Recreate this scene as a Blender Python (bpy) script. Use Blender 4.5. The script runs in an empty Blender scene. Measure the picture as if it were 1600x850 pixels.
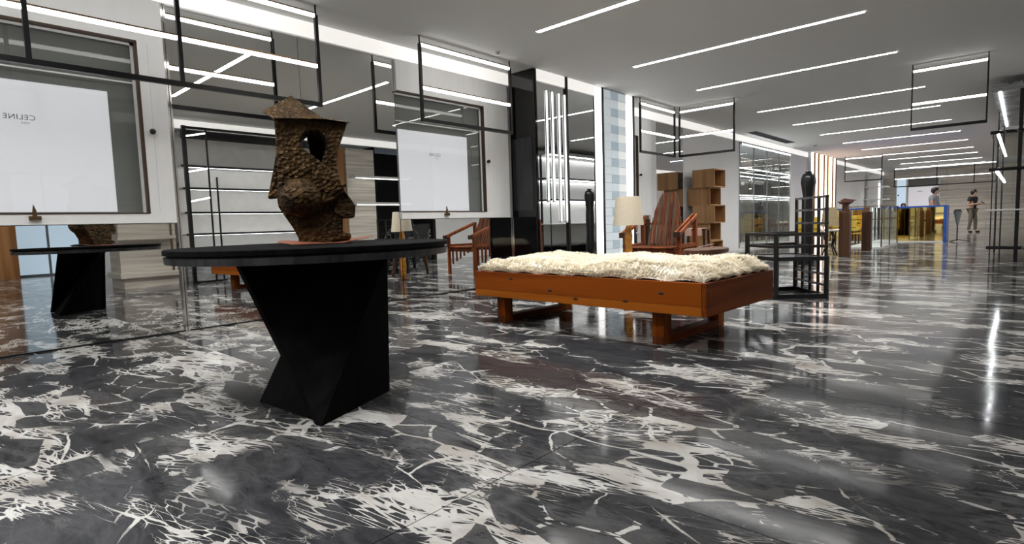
import bpy, bmesh, math, random
from mathutils import Vector, Matrix
random.seed(7)
S = bpy.context.scene
COL = S.collection
R = math.radians
# ------------------------------------------------------------------ camera
YAW, PITCH, ROLL, FPX, EYE = .741365, .083908, -.031416, 873.18, .84
fw = Vector((-math.sin(YAW)*math.cos(PITCH), math.cos(YAW)*math.cos(PITCH), -math.sin(PITCH)))
r0 = Vector((math.cos(YAW), math.sin(YAW), 0)); u0 = r0.cross(fw)
rt = math.cos(ROLL)*r0 + math.sin(ROLL)*u0
up = -math.sin(ROLL)*r0 + math.cos(ROLL)*u0
cd = bpy.data.cameras.new('camera'); cam = bpy.data.objects.new('camera', cd); COL.objects.link(cam)
m = Matrix((rt, up, -fw)).transposed().to_4x4(); m.translation = (0, 0, EYE); cam.matrix_world = m
cd.sensor_width = 36; cd.lens = FPX/1600*36; cd.clip_start = .02; cd.clip_end = 200
S.camera = cam
# ------------------------------------------------------------------ world, exposure
w = bpy.data.worlds.new('world'); S.world = w; w.use_nodes = True
w.node_tree.nodes['Background'].inputs[0].default_value = (.75, .85, 1, 1)
w.node_tree.nodes['Background'].inputs[1].default_value = .6
S.view_settings.view_transform = 'Standard'; S.view_settings.look = 'None'
S.view_settings.gamma = 1; S.view_settings.use_curve_mapping = False
S.view_settings.exposure = 0.38
LED_CEIL, LED_FRAME, LED_COVE, LED_SHELF = 17, 4.5, .5, 12
LAMP_W, LAMP_SPREAD = 36, R(132)      # the strips' lenses throw their light downwards

# ------------------------------------------------------------------ materials
M = {}
def nt_of(name):
    mt = bpy.data.materials.new(name); mt.use_nodes = True; M[name] = mt
    nt = mt.node_tree; return mt, nt, nt.nodes['Principled BSDF'], nt.nodes['Material Output']
def nd(nt, t, **k):
    n = nt.nodes.new(t)
    for a, b in k.items():
        if a == 'i':
            for kk, v in b.items(): n.inputs[kk].default_value = v
        else: setattr(n, a, b)
    return n
def plain(name, col, rough=.5, metal=0., bump=0., bscale=40, var=.0, vscale=6, spec=.5, coat=0., stretch=(1, 1, 1)):
    mt, nt, b, out = nt_of(name)
    b.inputs['Base Color'].default_value = (*col, 1); b.inputs['Roughness'].default_value = rough
    b.inputs['Metallic'].default_value = metal; b.inputs['Specular IOR Level'].default_value = spec
    b.inputs['Coat Weight'].default_value = coat; b.inputs['Coat Roughness'].default_value = .15
    tc = nd(nt, 'ShaderNodeTexCoord'); mp = nd(nt, 'ShaderNodeMapping'); mp.inputs['Scale'].default_value = stretch
    nt.links.new(tc.outputs['Object'], mp.inputs[0])
    if var:
        nz = nd(nt, 'ShaderNodeTexNoise', i={'Scale': vscale, 'Detail': 5}); nt.links.new(mp.outputs[0], nz.inputs['Vector'])
        rp = nd(nt, 'ShaderNodeValToRGB'); e = rp.color_ramp.elements
        e[0].position = .3; e[1].position = .7
        e[0].color = (*[c*(1-var) for c in col], 1); e[1].color = (*[min(1, c*(1+var)) for c in col], 1)
        nt.links.new(nz.outputs[0], rp.inputs[0]); nt.links.new(rp.outputs[0], b.inputs['Base Color'])
    if bump:
        n2 = nd(nt, 'ShaderNodeTexNoise', i={'Scale': bscale, 'Detail': 4}); nt.links.new(mp.outputs[0], n2.inputs['Vector'])
        bp = nd(nt, 'ShaderNodeBump', i={'Strength': bump, 'Distance': .02}); nt.links.new(n2.outputs[0], bp.inputs['Height'])
        nt.links.new(bp.outputs[0], b.inputs['Normal'])
    return mt
def emit(name, col, st, base=None):
    mt, nt, b, out = nt_of(name)
    b.inputs['Base Color'].default_value = (*(base or col), 1)
    b.inputs['Emission Color'].default_value = (*col, 1); b.inputs['Emission Strength'].default_value = st
    b.inputs['Roughness'].default_value = .5
    return mt
def glass(name, tint=(.96, .98, .97), ior=1.45):
    mt, nt, b, out = nt_of(name); nt.nodes.remove(b)
    t = nd(nt, 'ShaderNodeBsdfTransparent', i={'Color': (*tint, 1)}); g = nd(nt, 'ShaderNodeBsdfGlossy', i={'Roughness': 0.0, 'Color': (1, 1, 1, 1)})
    f = nd(nt, 'ShaderNodeFresnel', i={'IOR': ior}); mx = nd(nt, 'ShaderNodeMixShader')
    ge = nd(nt, 'ShaderNodeNewGeometry'); iv = nd(nt, 'ShaderNodeMath', operation='SUBTRACT'); iv.inputs[0].default_value = 1.; nt.links.new(ge.outputs['Backfacing'], iv.inputs[1])
    ff_ = nd(nt, 'ShaderNodeMath', operation='MULTIPLY'); nt.links.new(f.outputs[0], ff_.inputs[0]); nt.links.new(iv.outputs[0], ff_.inputs[1])
    nt.links.new(ff_.outputs[0], mx.inputs[0]); nt.links.new(t.outputs[0], mx.inputs[1]); nt.links.new(g.outputs[0], mx.inputs[2])
    nt.links.new(mx.outputs[0], out.inputs[0]); return mt
def mirror(name, col, rough=0.):
    mt, nt, b, out = nt_of(name); nt.nodes.remove(b)
    g = nd(nt, 'ShaderNodeBsdfGlossy', i={'Roughness': rough, 'Color': (*col, 1)}); nt.links.new(g.outputs[0], out.inputs[0]); return mt
def wood(name, c1, c2, axis=0, rough=.4, scale=1., knots=True, coat=.0, spec=.3):
    mt, nt, b, out = nt_of(name); b.inputs['Roughness'].default_value = rough; b.inputs['Coat Weight'].default_value = coat; b.inputs['Specular IOR Level'].default_value = spec
    tc = nd(nt, 'ShaderNodeTexCoord'); mp = nd(nt, 'ShaderNodeMapping')
    sc = [18*scale]*3; sc[axis] = 1.1*scale; mp.inputs['Scale'].default_value = sc
    oi = nd(nt, 'ShaderNodeObjectInfo'); ad = nd(nt, 'ShaderNodeVectorMath', operation='ADD')
    ml = nd(nt, 'ShaderNodeVectorMath', operation='SCALE'); ml.inputs[0].default_value = (3.1, 5.7, 4.3); nt.links.new(oi.outputs['Random'], ml.inputs['Scale'])
    nt.links.new(tc.outputs['Object'], ad.inputs[0]); nt.links.new(ml.outputs[0], ad.inputs[1]); nt.links.new(ad.outputs[0], mp.inputs[0])
    nz = nd(nt, 'ShaderNodeTexNoise', i={'Scale': 1.0, 'Detail': 6, 'Distortion': .6}); nt.links.new(mp.outputs[0], nz.inputs['Vector'])
    wv = nd(nt, 'ShaderNodeTexNoise', i={'Scale': .25, 'Detail': 2}); nt.links.new(mp.outputs[0], wv.inputs['Vector'])
    a = nd(nt, 'ShaderNodeMath', operation='ADD'); nt.links.new(nz.outputs[0], a.inputs[0]); nt.links.new(wv.outputs[0], a.inputs[1])
    h = nd(nt, 'ShaderNodeMath', operation='MULTIPLY'); h.inputs[1].default_value = .5; nt.links.new(a.outputs[0], h.inputs[0])
    rp = nd(nt, 'ShaderNodeValToRGB'); e = rp.color_ramp.elements; e[0].position = .40; e[1].position = .60
    e[0].color = (*c1, 1); e[1].color = (*c2, 1); nt.links.new(h.outputs[0], rp.inputs[0]); nt.links.new(rp.outputs[0], b.inputs['Base Color'])
    bp = nd(nt, 'ShaderNodeBump', i={'Strength': .12, 'Distance': .01}); nt.links.new(nz.outputs[0], bp.inputs['Height']); nt.links.new(bp.outputs[0], b.inputs['Normal'])
    return mt
def marble_floor():
    mt, nt, b, out = nt_of('marble_floor'); L = nt.links.new
    ge = nd(nt, 'ShaderNodeNewGeometry'); oi = nd(nt, 'ShaderNodeObjectInfo')
    ml = nd(nt, 'ShaderNodeVectorMath', operation='SCALE'); ml.inputs[0].default_value = (23.7, 41.3, 0); L(oi.outputs['Object Index'], ml.inputs['Scale'])
    P = nd(nt, 'ShaderNodeVectorMath', operation='ADD'); L(ge.outputs['Position'], P.inputs[0]); L(ml.outputs[0], P.inputs[1])
    rot = nd(nt, 'ShaderNodeMapping'); rot.inputs['Rotation'].default_value = (0, 0, R(-28)); rot.inputs['Scale'].default_value = (1.0, 1.95, 1); L(P.outputs[0], rot.inputs[0])
    def noise(sc, det, src, dist=0., rough=.55):
        n = nd(nt, 'ShaderNodeTexNoise', i={'Scale': sc, 'Detail': det, 'Distortion': dist, 'Roughness': rough}); L(src, n.inputs['Vector']); return n
    def warp(src, sc, amt, det=3):
        n = noise(sc, det, src); s = nd(nt, 'ShaderNodeVectorMath', operation='SUBTRACT'); s.inputs[1].default_value = (.5, .5, .5); L(n.outputs['Color'], s.inputs[0])
        k = nd(nt, 'ShaderNodeVectorMath', operation='SCALE'); k.inputs['Scale'].default_value = amt; L(s.outputs[0], k.inputs[0])
        a = nd(nt, 'ShaderNodeVectorMath', operation='ADD'); L(src, a.inputs[0]); L(k.outputs[0], a.inputs[1]); return a.outputs[0]
    def mr(v, a, b_, c=0., d=1.):
        n = nd(nt, 'ShaderNodeMapRange', i={1: a, 2: b_, 3: c, 4: d}); L(v, n.inputs[0]); return n.outputs[0]
    def mth(op, a, b_):
        n = nd(nt, 'ShaderNodeMath', operation=op)
        for k, v in enumerate((a, b_)):
            if isinstance(v, (int, float)): n.inputs[k].default_value = v
            else: L(v, n.inputs[k])
        return n.outputs[0]
    p1 = warp(rot.outputs[0], 1.1, .50, 2); p2 = warp(p1, 6, .06, 5)
    zone = noise(.85, 3, p1, 0, .5).outputs[0]; zone2 = noise(2.1, 3, p1, 0, .5).outputs[0]
    zz = mth('ADD', mth('MULTIPLY', zone, .62), mth('MULTIPLY', zone2, .38))
    def edge(sc, src, z_, a0, a1, lo, hi, soft):
        v = nd(nt, 'ShaderNodeTexVoronoi', feature='DISTANCE_TO_EDGE', voronoi_dimensions='2D', i={'Scale': sc}); L(src, v.inputs['Vector'])
        return mr(mth('SUBTRACT', mr(z_, a0, a1, lo, hi), v.outputs['Distance']), 0., soft), v.outputs['Distance']
    def cell(sc, src, z_, a0, a1, hi):
        v = nd(nt, 'ShaderNodeTexVoronoi', feature='F1', voronoi_dimensions='2D', i={'Scale': sc}); L(src, v.inputs['Vector'])
        sp_ = nd(nt, 'ShaderNodeSeparateColor'); L(v.outputs['Color'], sp_.inputs[0])
        return mr(mth('SUBTRACT', mr(z_, a0, a1, -.05, hi), sp_.outputs[0]), 0., .01), sp_.outputs[1]
    def stretch(src, ang, sx_, sy_):
        m_ = nd(nt, 'ShaderNodeMapping'); m_.inputs['Rotation'].default_value = (0, 0, R(ang)); m_.inputs['Scale'].default_value = (sx_, sy_, 1); L(src, m_.inputs[0]); return m_.outputs[0]
    s1 = warp(stretch(p1, 12, .62, 1.5), 5, .07, 5); s2 = warp(stretch(p1, -20, .5, 1.7), 9, .05, 5)
    eA, dA = edge(2.3, p2, zone, .44, .63, -.012, .075, .010)
    eB, dB = edge(7.5, s1, zz, .455, .585, -.02, .12, .02)
    cB, rB = cell(7.5, s1, zz, .475, .64, .46)
    eC, dC = edge(18, s2, zone2, .42, .57, -.03, .13, .03)
    cC, rC = cell(20, s2, zone2, .46, .60, .5)
    belt = mr(zone, .445, .485); belt2 = mr(zz, .44, .485)
    thin, _ = edge(1.2, warp(rot.outputs[0], 2.2, .8, 5), zone2, .30, .7, -.002, .010, .005)
    thin2, _ = edge(3.3, warp(rot.outputs[0], 3, .5, 5), zone2, .38, .60, -.006, .007, .006)
    fine = mth('MULTIPLY', mth('MAXIMUM', eC, mth('MULTIPLY', cC, .9)), belt2)
    mx = mth('MAXIMUM', mth('MAXIMUM', eA, mth('MAXIMUM', mth('MULTIPLY', cB, belt2), mth('MULTIPLY', eB, belt))), mth('MAXIMUM', fine, mth('MAXIMUM', thin, mth('MULTIPLY', thin2, .5))))
    # dark shards float inside the white belts
    c3, r3 = cell(3.9, p2, zone, 0., .1, .45); e3, d3 = edge(3.9, p2, zone, 0., 1., .03, .06, .01)
    isl = mth('MULTIPLY', c3, mth('SUBTRACT', 1., mth('MAXIMUM', e3, mth('MULTIPLY', fine, .0))))
    mask = mth('MULTIPLY', mx, mth('SUBTRACT', 1., mth('MULTIPLY', isl, .93)))
    dk = nd(nt, 'ShaderNodeValToRGB'); e = dk.color_ramp.elements; e[0].position = .3; e[1].position = .75; e[0].color = (.014, .0145, .016, 1); e[1].color = (.062, .063, .068, 1)
    L(noise(7, 8, p1, 1.2, .65).outputs[0], dk.inputs[0])
    wh = nd(nt, 'ShaderNodeValToRGB'); e = wh.color_ramp.elements; e[0].position = .35; e[1].position = .6; e[0].color = (.30, .28, .255, 1); e[1].color = (.48, .475, .46, 1)
    L(noise(3, 6, p1, 1.).outputs[0], wh.inputs[0])
    mix = nd(nt, 'ShaderNodeMix', data_type='RGBA'); L(mask, mix.inputs[0]); L(dk.outputs[0], mix.inputs[6]); L(wh.outputs[0], mix.inputs[7])
    L(mix.outputs[2], b.inputs['Base Color'])
    b.inputs['Specular IOR Level'].default_value = .085
    rr = mr(noise(4, 4, p1).outputs[0], .3, .7, .06, .13); L(rr, b.inputs['Roughness'])
def black_marble():
    mt, nt, b, out = nt_of('black_marble'); L = nt.links.new
    tc = nd(nt, 'ShaderNodeTexCoord'); n = nd(nt, 'ShaderNodeTexNoise', i={'Scale': 2., 'Detail': 6, 'Distortion': 1.5}); L(tc.outputs['Object'], n.inputs['Vector'])
    ad = nd(nt, 'ShaderNodeVectorMath', operation='ADD'); L(tc.outputs['Object'], ad.inputs[0]); L(n.outputs['Color'], ad.inputs[1])
    v = nd(nt, 'ShaderNodeTexVoronoi', feature='DISTANCE_TO_EDGE', i={'Scale': 1.3}); L(ad.outputs[0], v.inputs['Vector'])
    rp = nd(nt, 'ShaderNodeValToRGB'); e = rp.color_ramp.elements; e[0].position = .0; e[1].position = .016; e[0].color = (.35, .35, .36, 1); e[1].color = (.006, .006, .007, 1)
    L(v.outputs['Distance'], rp.inputs[0]); L(rp.outputs[0], b.inputs['Base Color']); b.inputs['Roughness'].default_value = .06
def travertine():
    mt, nt, b, out = nt_of('travertine'); L = nt.links.new
    tc = nd(nt, 'ShaderNodeTexCoord'); mp = nd(nt, 'ShaderNodeMapping'); mp.inputs['Scale'].default_value = (.6, .6, 22); L(tc.outputs['Object'], mp.inputs[0])
    n = nd(nt, 'ShaderNodeTexNoise', i={'Scale': 1., 'Detail': 6, 'Distortion': .4}); L(mp.outputs[0], n.inputs['Vector'])
    rp = nd(nt, 'ShaderNodeValToRGB'); e = rp.color_ramp.elements; e[0].position = .32; e[1].position = .66; e[0].color = (.44, .39, .33, 1); e[1].color = (.74, .69, .62, 1)
    L(n.outputs[0], rp.inputs[0]); L(rp.outputs[0], b.inputs['Base Color']); b.inputs['Roughness'].default_value = .35
def bronze():
    mt, nt, b, out = nt_of('bronze'); L = nt.links.new
    tc = nd(nt, 'ShaderNodeTexCoord')
    n = nd(nt, 'ShaderNodeTexNoise', i={'Scale': 9., 'Detail': 6}); L(tc.outputs['Object'], n.inputs['Vector'])
    rp = nd(nt, 'ShaderNodeValToRGB'); e = rp.color_ramp.elements; e[0].position = .3; e[1].position = .72; e[0].color = (.012, .0065, .0022, 1); e[1].color = (.095, .052, .017, 1)
    L(n.outputs[0], rp.inputs[0]); L(rp.outputs[0], b.inputs['Base Color']); b.inputs['Metallic'].default_value = .75; b.inputs['Roughness'].default_value = .55
    mp = nd(nt, 'ShaderNodeMapping'); mp.inputs['Rotation'].default_value = (R(35), R(35), 0); mp.inputs['Scale'].default_value = (30, 30, 75); L(tc.outputs['Object'], mp.inputs[0])
    n2 = nd(nt, 'ShaderNodeTexNoise', i={'Scale': 1., 'Detail': 3}); L(mp.outputs[0], n2.inputs['Vector'])
    n3 = nd(nt, 'ShaderNodeTexVoronoi', i={'Scale': 45.}); L(tc.outputs['Object'], n3.inputs['Vector'])
    a = nd(nt, 'ShaderNodeMath', operation='ADD'); L(n2.outputs[0], a.inputs[0]); L(n3.outputs['Distance'], a.inputs[1])
    bp = nd(nt, 'ShaderNodeBump', i={'Strength': .75, 'Distance': .014}); L(a.outputs[0], bp.inputs['Height']); L(bp.outputs[0], b.inputs['Normal'])
marble_floor(); black_marble(); travertine(); bronze()
plain('ceiling_paint', (.62, .62, .61), .85); plain('white_paint', (.74, .74, .74), .6, var=.02, vscale=2)
plain('panel_white', (.86, .86, .85), .5, var=.03, vscale=1.5, stretch=(1, 6, 1)); plain('grey_blind', (.20, .195, .19), .8)
plain('frame_brown', (.055, .028, .014), .5); plain('black_metal', (.008, .008, .009), .3, .3); plain('black_gloss', (.004, .004, .0045), .05); plain('black_lacquer', (.006, .006, .007), .28); plain('dark_gap', (.004, .004, .004), .9)
plain('chrome', (.72, .71, .69), .12, 1.); plain('brass_dark', (.22, .14, .07), .35, 1.); plain('bolt_black', (.01, .01, .01), .4)
mirror('mirror', (.80, .81, .80)); mirror('gold_mirror', (1, .80, .32), .03); mirror('grey_mirror', (.55, .55, .55), .02)
glass('clear_glass'); glass('tinted_glass', (.80, .82, .82), 1.5)
emit('led_ceiling', (1, .985, .96), LED_CEIL, (1, 1, 1)); emit('led_frame', (1, .985, .96), LED_FRAME, (1, 1, 1))
emit('led_cove', (1, .97, .92), LED_COVE, (1, 1, 1)); emit('led_shelf', (.97, .98, 1), LED_SHELF, (1, 1, 1))
emit('led_column', (1, .99, .97), 2.2, (1, 1, 1)); emit('led_orange', (1, .55, .25), 2.2); emit('led_pink', (1, .72, .62), 2.6)
emit('backlit_paper', (.95, .92, .97), .34, (.5, .48, .52)); emit('lit_tile', (.86, .94, .98), .30, (.36, .40, .42)); emit('lit_tile_pale', (.97, .98, .95), .42, (.42, .43, .42)); emit('lit_tile_blue', (.66, .80, .90), .22, (.26, .32, .36))
emit('daylight_glass', (.62, .78, .92), .5, (.5, .6, .7))
plain('ink', (.12, .12, .13), .7)
wood('black_wood', (.0022, .0022, .0024), (.006, .006, .0065), 2, .75, .8, spec=.04); wood('black_rim', (.012, .012, .014), (.045, .045, .05), 2, .55, 1.6)
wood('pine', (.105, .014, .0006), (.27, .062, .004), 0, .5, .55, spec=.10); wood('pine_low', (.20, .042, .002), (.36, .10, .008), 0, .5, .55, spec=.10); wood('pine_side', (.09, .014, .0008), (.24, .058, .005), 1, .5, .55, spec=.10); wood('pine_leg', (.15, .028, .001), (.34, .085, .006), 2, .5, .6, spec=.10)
wood('redwood', (.055, .012, .004), (.17, .045, .014), 2, .45, .8, spec=.2); wood('redwood_bright', (.11, .024, .005), (.30, .075, .016), 2, .45, .8, spec=.2)
wood('oak', (.30, .15, .06), (.46, .26, .12), 2, .45, .9); wood('oak_dark', (.055, .025, .012), (.10, .05, .025), 2, .5, .9); wood('oak_panel', (.28, .12, .04), (.46, .23, .09), 2, .45, .4)
wood('dark_wood', (.025, .010, .005), (.075, .032, .016), 2, .4, .7); wood('stool_wood', (.06, .026, .014), (.15, .075, .04), 1, .4, .7)
plain('bed_panel', (.03, .02, .012), .8)
plain('fur', (.90, .86, .77), .9, var=.08, vscale=9, spec=.1); plain('linen', (.60, .53, .41), .85, bump=.1, bscale=180, var=.05, vscale=60); plain('linen_dark', (.36, .29, .16), .85, bump=.1, bscale=120, var=.15, vscale=30)
plain('amber', (.55, .22, .02), .15, 0, var=.35, vscale=18, coat=.5); plain('copper_sheet', (.34, .12, .07), .42, .4, bump=.15, bscale=20); plain('blue_enamel', (.02, .09, .42), .3)
plain('grey_metal', (.30, .31, .32), .4, .6); plain('white_stone', (.74, .73, .71), .3, var=.05); plain('shelf_marble', (.28, .28, .29), .25, var=.5, vscale=5, stretch=(1, 1, 6))
plain('skin', (.50, .31, .23), .5); plain('skin_tan', (.42, .25, .18), .5); plain('hair_dark', (.012, .009, .008), .5, bump=.3, bscale=90); plain('shirt_black', (.012, .012, .014), .8); plain('trouser_khaki', (.13, .115, .085), .85); plain('shoe_dark', (.02, .018, .016), .6); plain('shirt_grey', (.25, .26, .28), .8); plain('leaf_bowl', (.10, .035, .025), .5); plain('pale_canvas', (.55, .36, .30), .8)
plain('sprinkler_grey', (.25, .25, .25), .4, .5)
plain('yellow_cloth', (.62, .42, .05), .8); plain('paper_white', (.75, .74, .72), .7)

mt = M['fur']; nt = mt.node_tree; b = nt.nodes['Principled BSDF']; b.inputs['Base Color'].default_value = (.95, .90, .80, 1)
tl = nd(nt, 'ShaderNodeBsdfTranslucent', i={'Color': (.95, .90, .78, 1)}); mxs = nd(nt, 'ShaderNodeMixShader', i={0: .45})
nt.links.new(b.outputs[0], mxs.inputs[1]); nt.links.new(tl.outputs[0], mxs.inputs[2]); nt.links.new(mxs.outputs[0], nt.nodes['Material Output'].inputs[0])
plain('hide', (.93, .88, .78), .9, spec=.1, bump=.4, bscale=60)
# ------------------------------------------------------------------ geometry helpers
class G:
    def __init__(s): s.v = []; s.f = []; s.sm = False
    def add(s, vs, fs):
        o = len(s.v); s.v += [Vector(v) for v in vs]; s.f += [tuple(i+o for i in f) for f in fs]; return s
    def box(s, x0, x1, y0, y1, z0, z1):
        x0, x1 = sorted((x0, x1)); y0, y1 = sorted((y0, y1)); z0, z1 = sorted((z0, z1))
        return s.add([(x0,y0,z0),(x1,y0,z0),(x1,y1,z0),(x0,y1,z0),(x0,y0,z1),(x1,y0,z1),(x1,y1,z1),(x0,y1,z1)],
                     [(0,3,2,1),(4,5,6,7),(0,1,5,4),(1,2,6,5),(2,3,7,6),(3,0,4,7)])
    def beam(s, a, b, w, h=None, upv=(0,0,1)):
        a = Vector(a); b = Vector(b); h = h or w; d = (b-a).normalized(); u = Vector(upv)
        if abs(d.dot(u)) > .98: u = Vector((1,0,0))
        x = d.cross(u).normalized(); y = x.cross(d).normalized()
        q = [(-1,-1),(1,-1),(1,1),(-1,1)]
        vs = [a+x*(i*w/2)+y*(j*h/2) for i,j in q]+[b+x*(i*w/2)+y*(j*h/2) for i,j in q]
        return s.add(vs, [(0,3,2,1),(4,5,6,7),(0,1,5,4),(1,2,6,5),(2,3,7,6),(3,0,4,7)])
    def cyl(s, a, b, ra, rb=None, n=16, cap=True):
        a = Vector(a); b = Vector(b); rb = ra if rb is None else rb; d = (b-a).normalized()
        u = Vector((0,0,1)) if abs(d.z) < .95 else Vector((1,0,0)); x = d.cross(u).normalized(); y = d.cross(x)
        vs = []
        for c, r in ((a, ra), (b, rb)):
            for k in range(n):
                t = 2*math.pi*k/n; vs.append(c+x*(math.cos(t)*r)+y*(math.sin(t)*r))
        fs = [(k, (k+1)%n, n+(k+1)%n, n+k) for k in range(n)]
        if cap: fs += [tuple(reversed(range(n))), tuple(range(n, 2*n))]
        return s.add(vs, fs)
    def lathe(s, prof, n=24, c=(0,0,0), ex=1., ey=1.):
        vs = []; c = Vector(c)
        for r, z in prof:
            for k in range(n):
                t = 2*math.pi*k/n; vs.append(c+Vector((r*math.cos(t)*ex, r*math.sin(t)*ey, z)))
        fs = []
        for i in range(len(prof)-1):
            for k in range(n): fs.append((i*n+k, i*n+(k+1)%n, (i+1)*n+(k+1)%n, (i+1)*n+k))
        fs += [tuple(reversed(range(n))), tuple(range((len(prof)-1)*n, len(prof)*n))]
        return s.add(vs, fs)
    def prism(s, poly, f, t0, t1):
        """poly of 2-D points, f(p, t) -> 3-D"""
        n = len(poly); vs = [f(p, t0) for p in poly]+[f(p, t1) for p in poly]
        return s.add(vs, [tuple(range(n)), tuple(reversed(range(n, 2*n)))]+[(k, n+k, n+(k+1)%n, (k+1)%n) for k in range(n)])
    def ball(s, c, r, n=16, sc=(1,1,1)):
        c = Vector(c); vs = []; m_ = n//2
        for i in range(m_+1):
            p = math.pi*i/m_
            for k in range(n):
                t = 2*math.pi*k/n; vs.append(c+Vector((math.sin(p)*math.cos(t)*r*sc[0], math.sin(p)*math.sin(t)*r*sc[1], math.cos(p)*r*sc[2])))
        fs = [(i*n+k, (i+1)*n+k, (i+1)*n+(k+1)%n, i*n+(k+1)%n) for i in range(m_) for k in range(n)]
        return s.add(vs, fs)
    def move(s, d):
        d = Vector(d); s.v = [v-d for v in s.v]; return s
def mesh(name, g, mat, fix=True):
    me = bpy.data.meshes.new(name); me.from_pydata([tuple(v) for v in g.v], [], g.f)
    if fix:
        bm = bmesh.new(); bm.from_mesh(me); bmesh.ops.remove_doubles(bm, verts=bm.verts, dist=1e-6) if g.sm else None
        bmesh.ops.recalc_face_normals(bm, faces=bm.faces); bm.to_mesh(me); bm.free()
    me.materials.append(M[mat])
    if g.sm:
        for p in me.polygons: p.use_smooth = True
    return me
def bevel(o, w=.004, seg=2):
    b = o.modifiers.new('edge', 'BEVEL'); b.width = w; b.segments = seg; b.limit_method = 'ANGLE'; return o
def thing(name, label, cat, loc=(0,0,0), rz=0., group=None):
    o = bpy.data.objects.new(name, None); COL.objects.link(o); o.empty_display_size = .1
    o.location = loc; o.rotation_euler = (0, 0, rz); o['label'] = label; o['category'] = cat
    if group: o['group'] = group
    return o
def part(name, g, mat, parent, world=True, smooth=False, bev=0., label=None):
    """world=True: the shape is given in world axes and the parent is not rotated"""
    q = parent
    while world and q is not None: g.move(q.location); q = q.parent
    g.sm = smooth
    o = bpy.data.objects.new(name, mesh(name, g, mat)); COL.objects.link(o)
    if parent is not None: o.parent = parent
    if bev: bevel(o, bev)
    if label: o['label'] = label
    return o
def single(name, g, mat, label, cat, loc=None, smooth=False, bev=0., group=None):
    loc = loc or (0,0,0); g.move(loc); g.sm = smooth
    o = bpy.data.objects.new(name, mesh(name, g, mat)); COL.objects.link(o); o.location = loc
    o['label'] = label; o['category'] = cat
    if group: o['group'] = group
    if bev: bevel(o, bev)
    return o
def struct(name, g, mat, label=None, loc=(0,0,0)):
    g.move(loc); o = bpy.data.objects.new(name, mesh(name, g, mat)); COL.objects.link(o); o.location = loc; o['kind'] = 'structure'
    if label: o['label'] = label
    return o
ORD = ['nearest', 'second', 'third', 'fourth', 'fifth', 'sixth', 'seventh', 'eighth', 'ninth', 'tenth', 'eleventh', 'twelfth', 'thirteenth', 'fourteenth']

XW, XB, CZ, YF = -5.39, -4.95, 2.94, 34.5     # left wall, block front, ceiling, far wall
# ================================================================== STRUCTURE
# ---- floor: marble slabs
fl = struct('floor', G().box(-6.4, 9.2, -4.2, YF+.3, -.12, -.021), 'dark_gap', 'floor of dark marble slabs with white veins')
SL = 1.38; gap = .0017
slab_me = {}; SEED = 7
xs = [-5.40+SL*k for k in range(-1, 11)]; ys = [1.48+SL*k for k in range(-4, 25)]
for i in range(len(xs)-1):
    for j in range(len(ys)-1):
        if xs[i] < -5.5 and not 13 < ys[j] < 19: continue
        if xs[i] > 1.4 and ys[j] > 3.5: continue
        if 'slab' not in slab_me:
            me = mesh('slab', G().box(gap, SL-gap, gap, SL-gap, -.02, 0), 'marble_floor'); slab_me['slab'] = me
        o = bpy.data.objects.new('slab', slab_me['slab']); COL.objects.link(o); o.location = (xs[i], ys[j], 0); o.parent = fl; o.pass_index = ((i+1)//2*7+(j//2)*13+SEED) % 23
far_y = ys[-1]
# ---- ceiling with cove slots
g = G()
g.box(-5.45, .6, -4.2, YF, CZ, CZ+.05)
g.box(.27, 9.2, -4.2, 2.5, CZ, CZ+.05)
struct('ceiling', g, 'ceiling_paint', 'smooth grey-lit plaster ceiling')
struct('trim_1', G().box(-6.3, 9.2, -4.2, YF+.3, 3.3, 3.36), 'ceiling_paint', 'slab above the suspended ceiling')
# ---- left wall
g = G()
g.box(-6.2, -6.05, -4.2, YF, 0, 3.3)
for y0, y1 in ((-4.2, 5.95), (8.6, 14.55), (14.55, 18.8), (18.8, YF)): g.box(-5.62, XW, y0, y1, 2.77, 3.3)
for y0, y1 in ((9.95, 10.2), (11.4, 14.5), (18.85, 20.7), (23.9, YF)): g.box(-5.62, XW, y0, y1, 0, 2.77)
struct('wall_left', g, 'white_paint', 'white plaster wall between the mirrors')
g = G()
for x_, y0, y1 in ((XW, -4.1, 5.93), (XB, 6.01, 6.64), (XB, 6.71, 7.40), (XW, 8.62, 20.68), (XW, 23.92, YF-.02)): g.box(x_+.001, x_+.012, y0, y1, 2.785, CZ-.004)
single('light_band', g, 'led_cove', 'continuous glowing band where the mirrored wall meets the ceiling', 'light')
g = G().box(.488, .499, 2.6, 9.4, 2.79, CZ-.004).box(.53, .539, 9.5, 11.85, 2.79, CZ-.004).box(.53, .539, 17.45, YF-.02, 2.79, CZ-.004)
single('light_band', g, 'led_cove', 'continuous glowing band at the ceiling on the shelving side', 'light')
# ---- far wall: travertine planks
fw_ = struct('wall_far', G().box(-6.2, 3, YF+.03, YF+.15, 0, 3.3), 'dark_gap', 'far end wall clad in horizontal travertine planks')
rows = 8; ph = 2.96/rows
for k in range(rows):
    x = -6.1+(k % 2)*.9
    xl = -6.1
    while xl < 1.2:
        xr = min(x+2.4, 1.2)
        wl, wr = (-4.85, -3.05)
        part('plank', G().box(xl+.004, xr-.004, YF, YF+.03, k*ph+.004, (k+1)*ph-.004), 'travertine', fw_)
        xl = xr; x = xr
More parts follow.
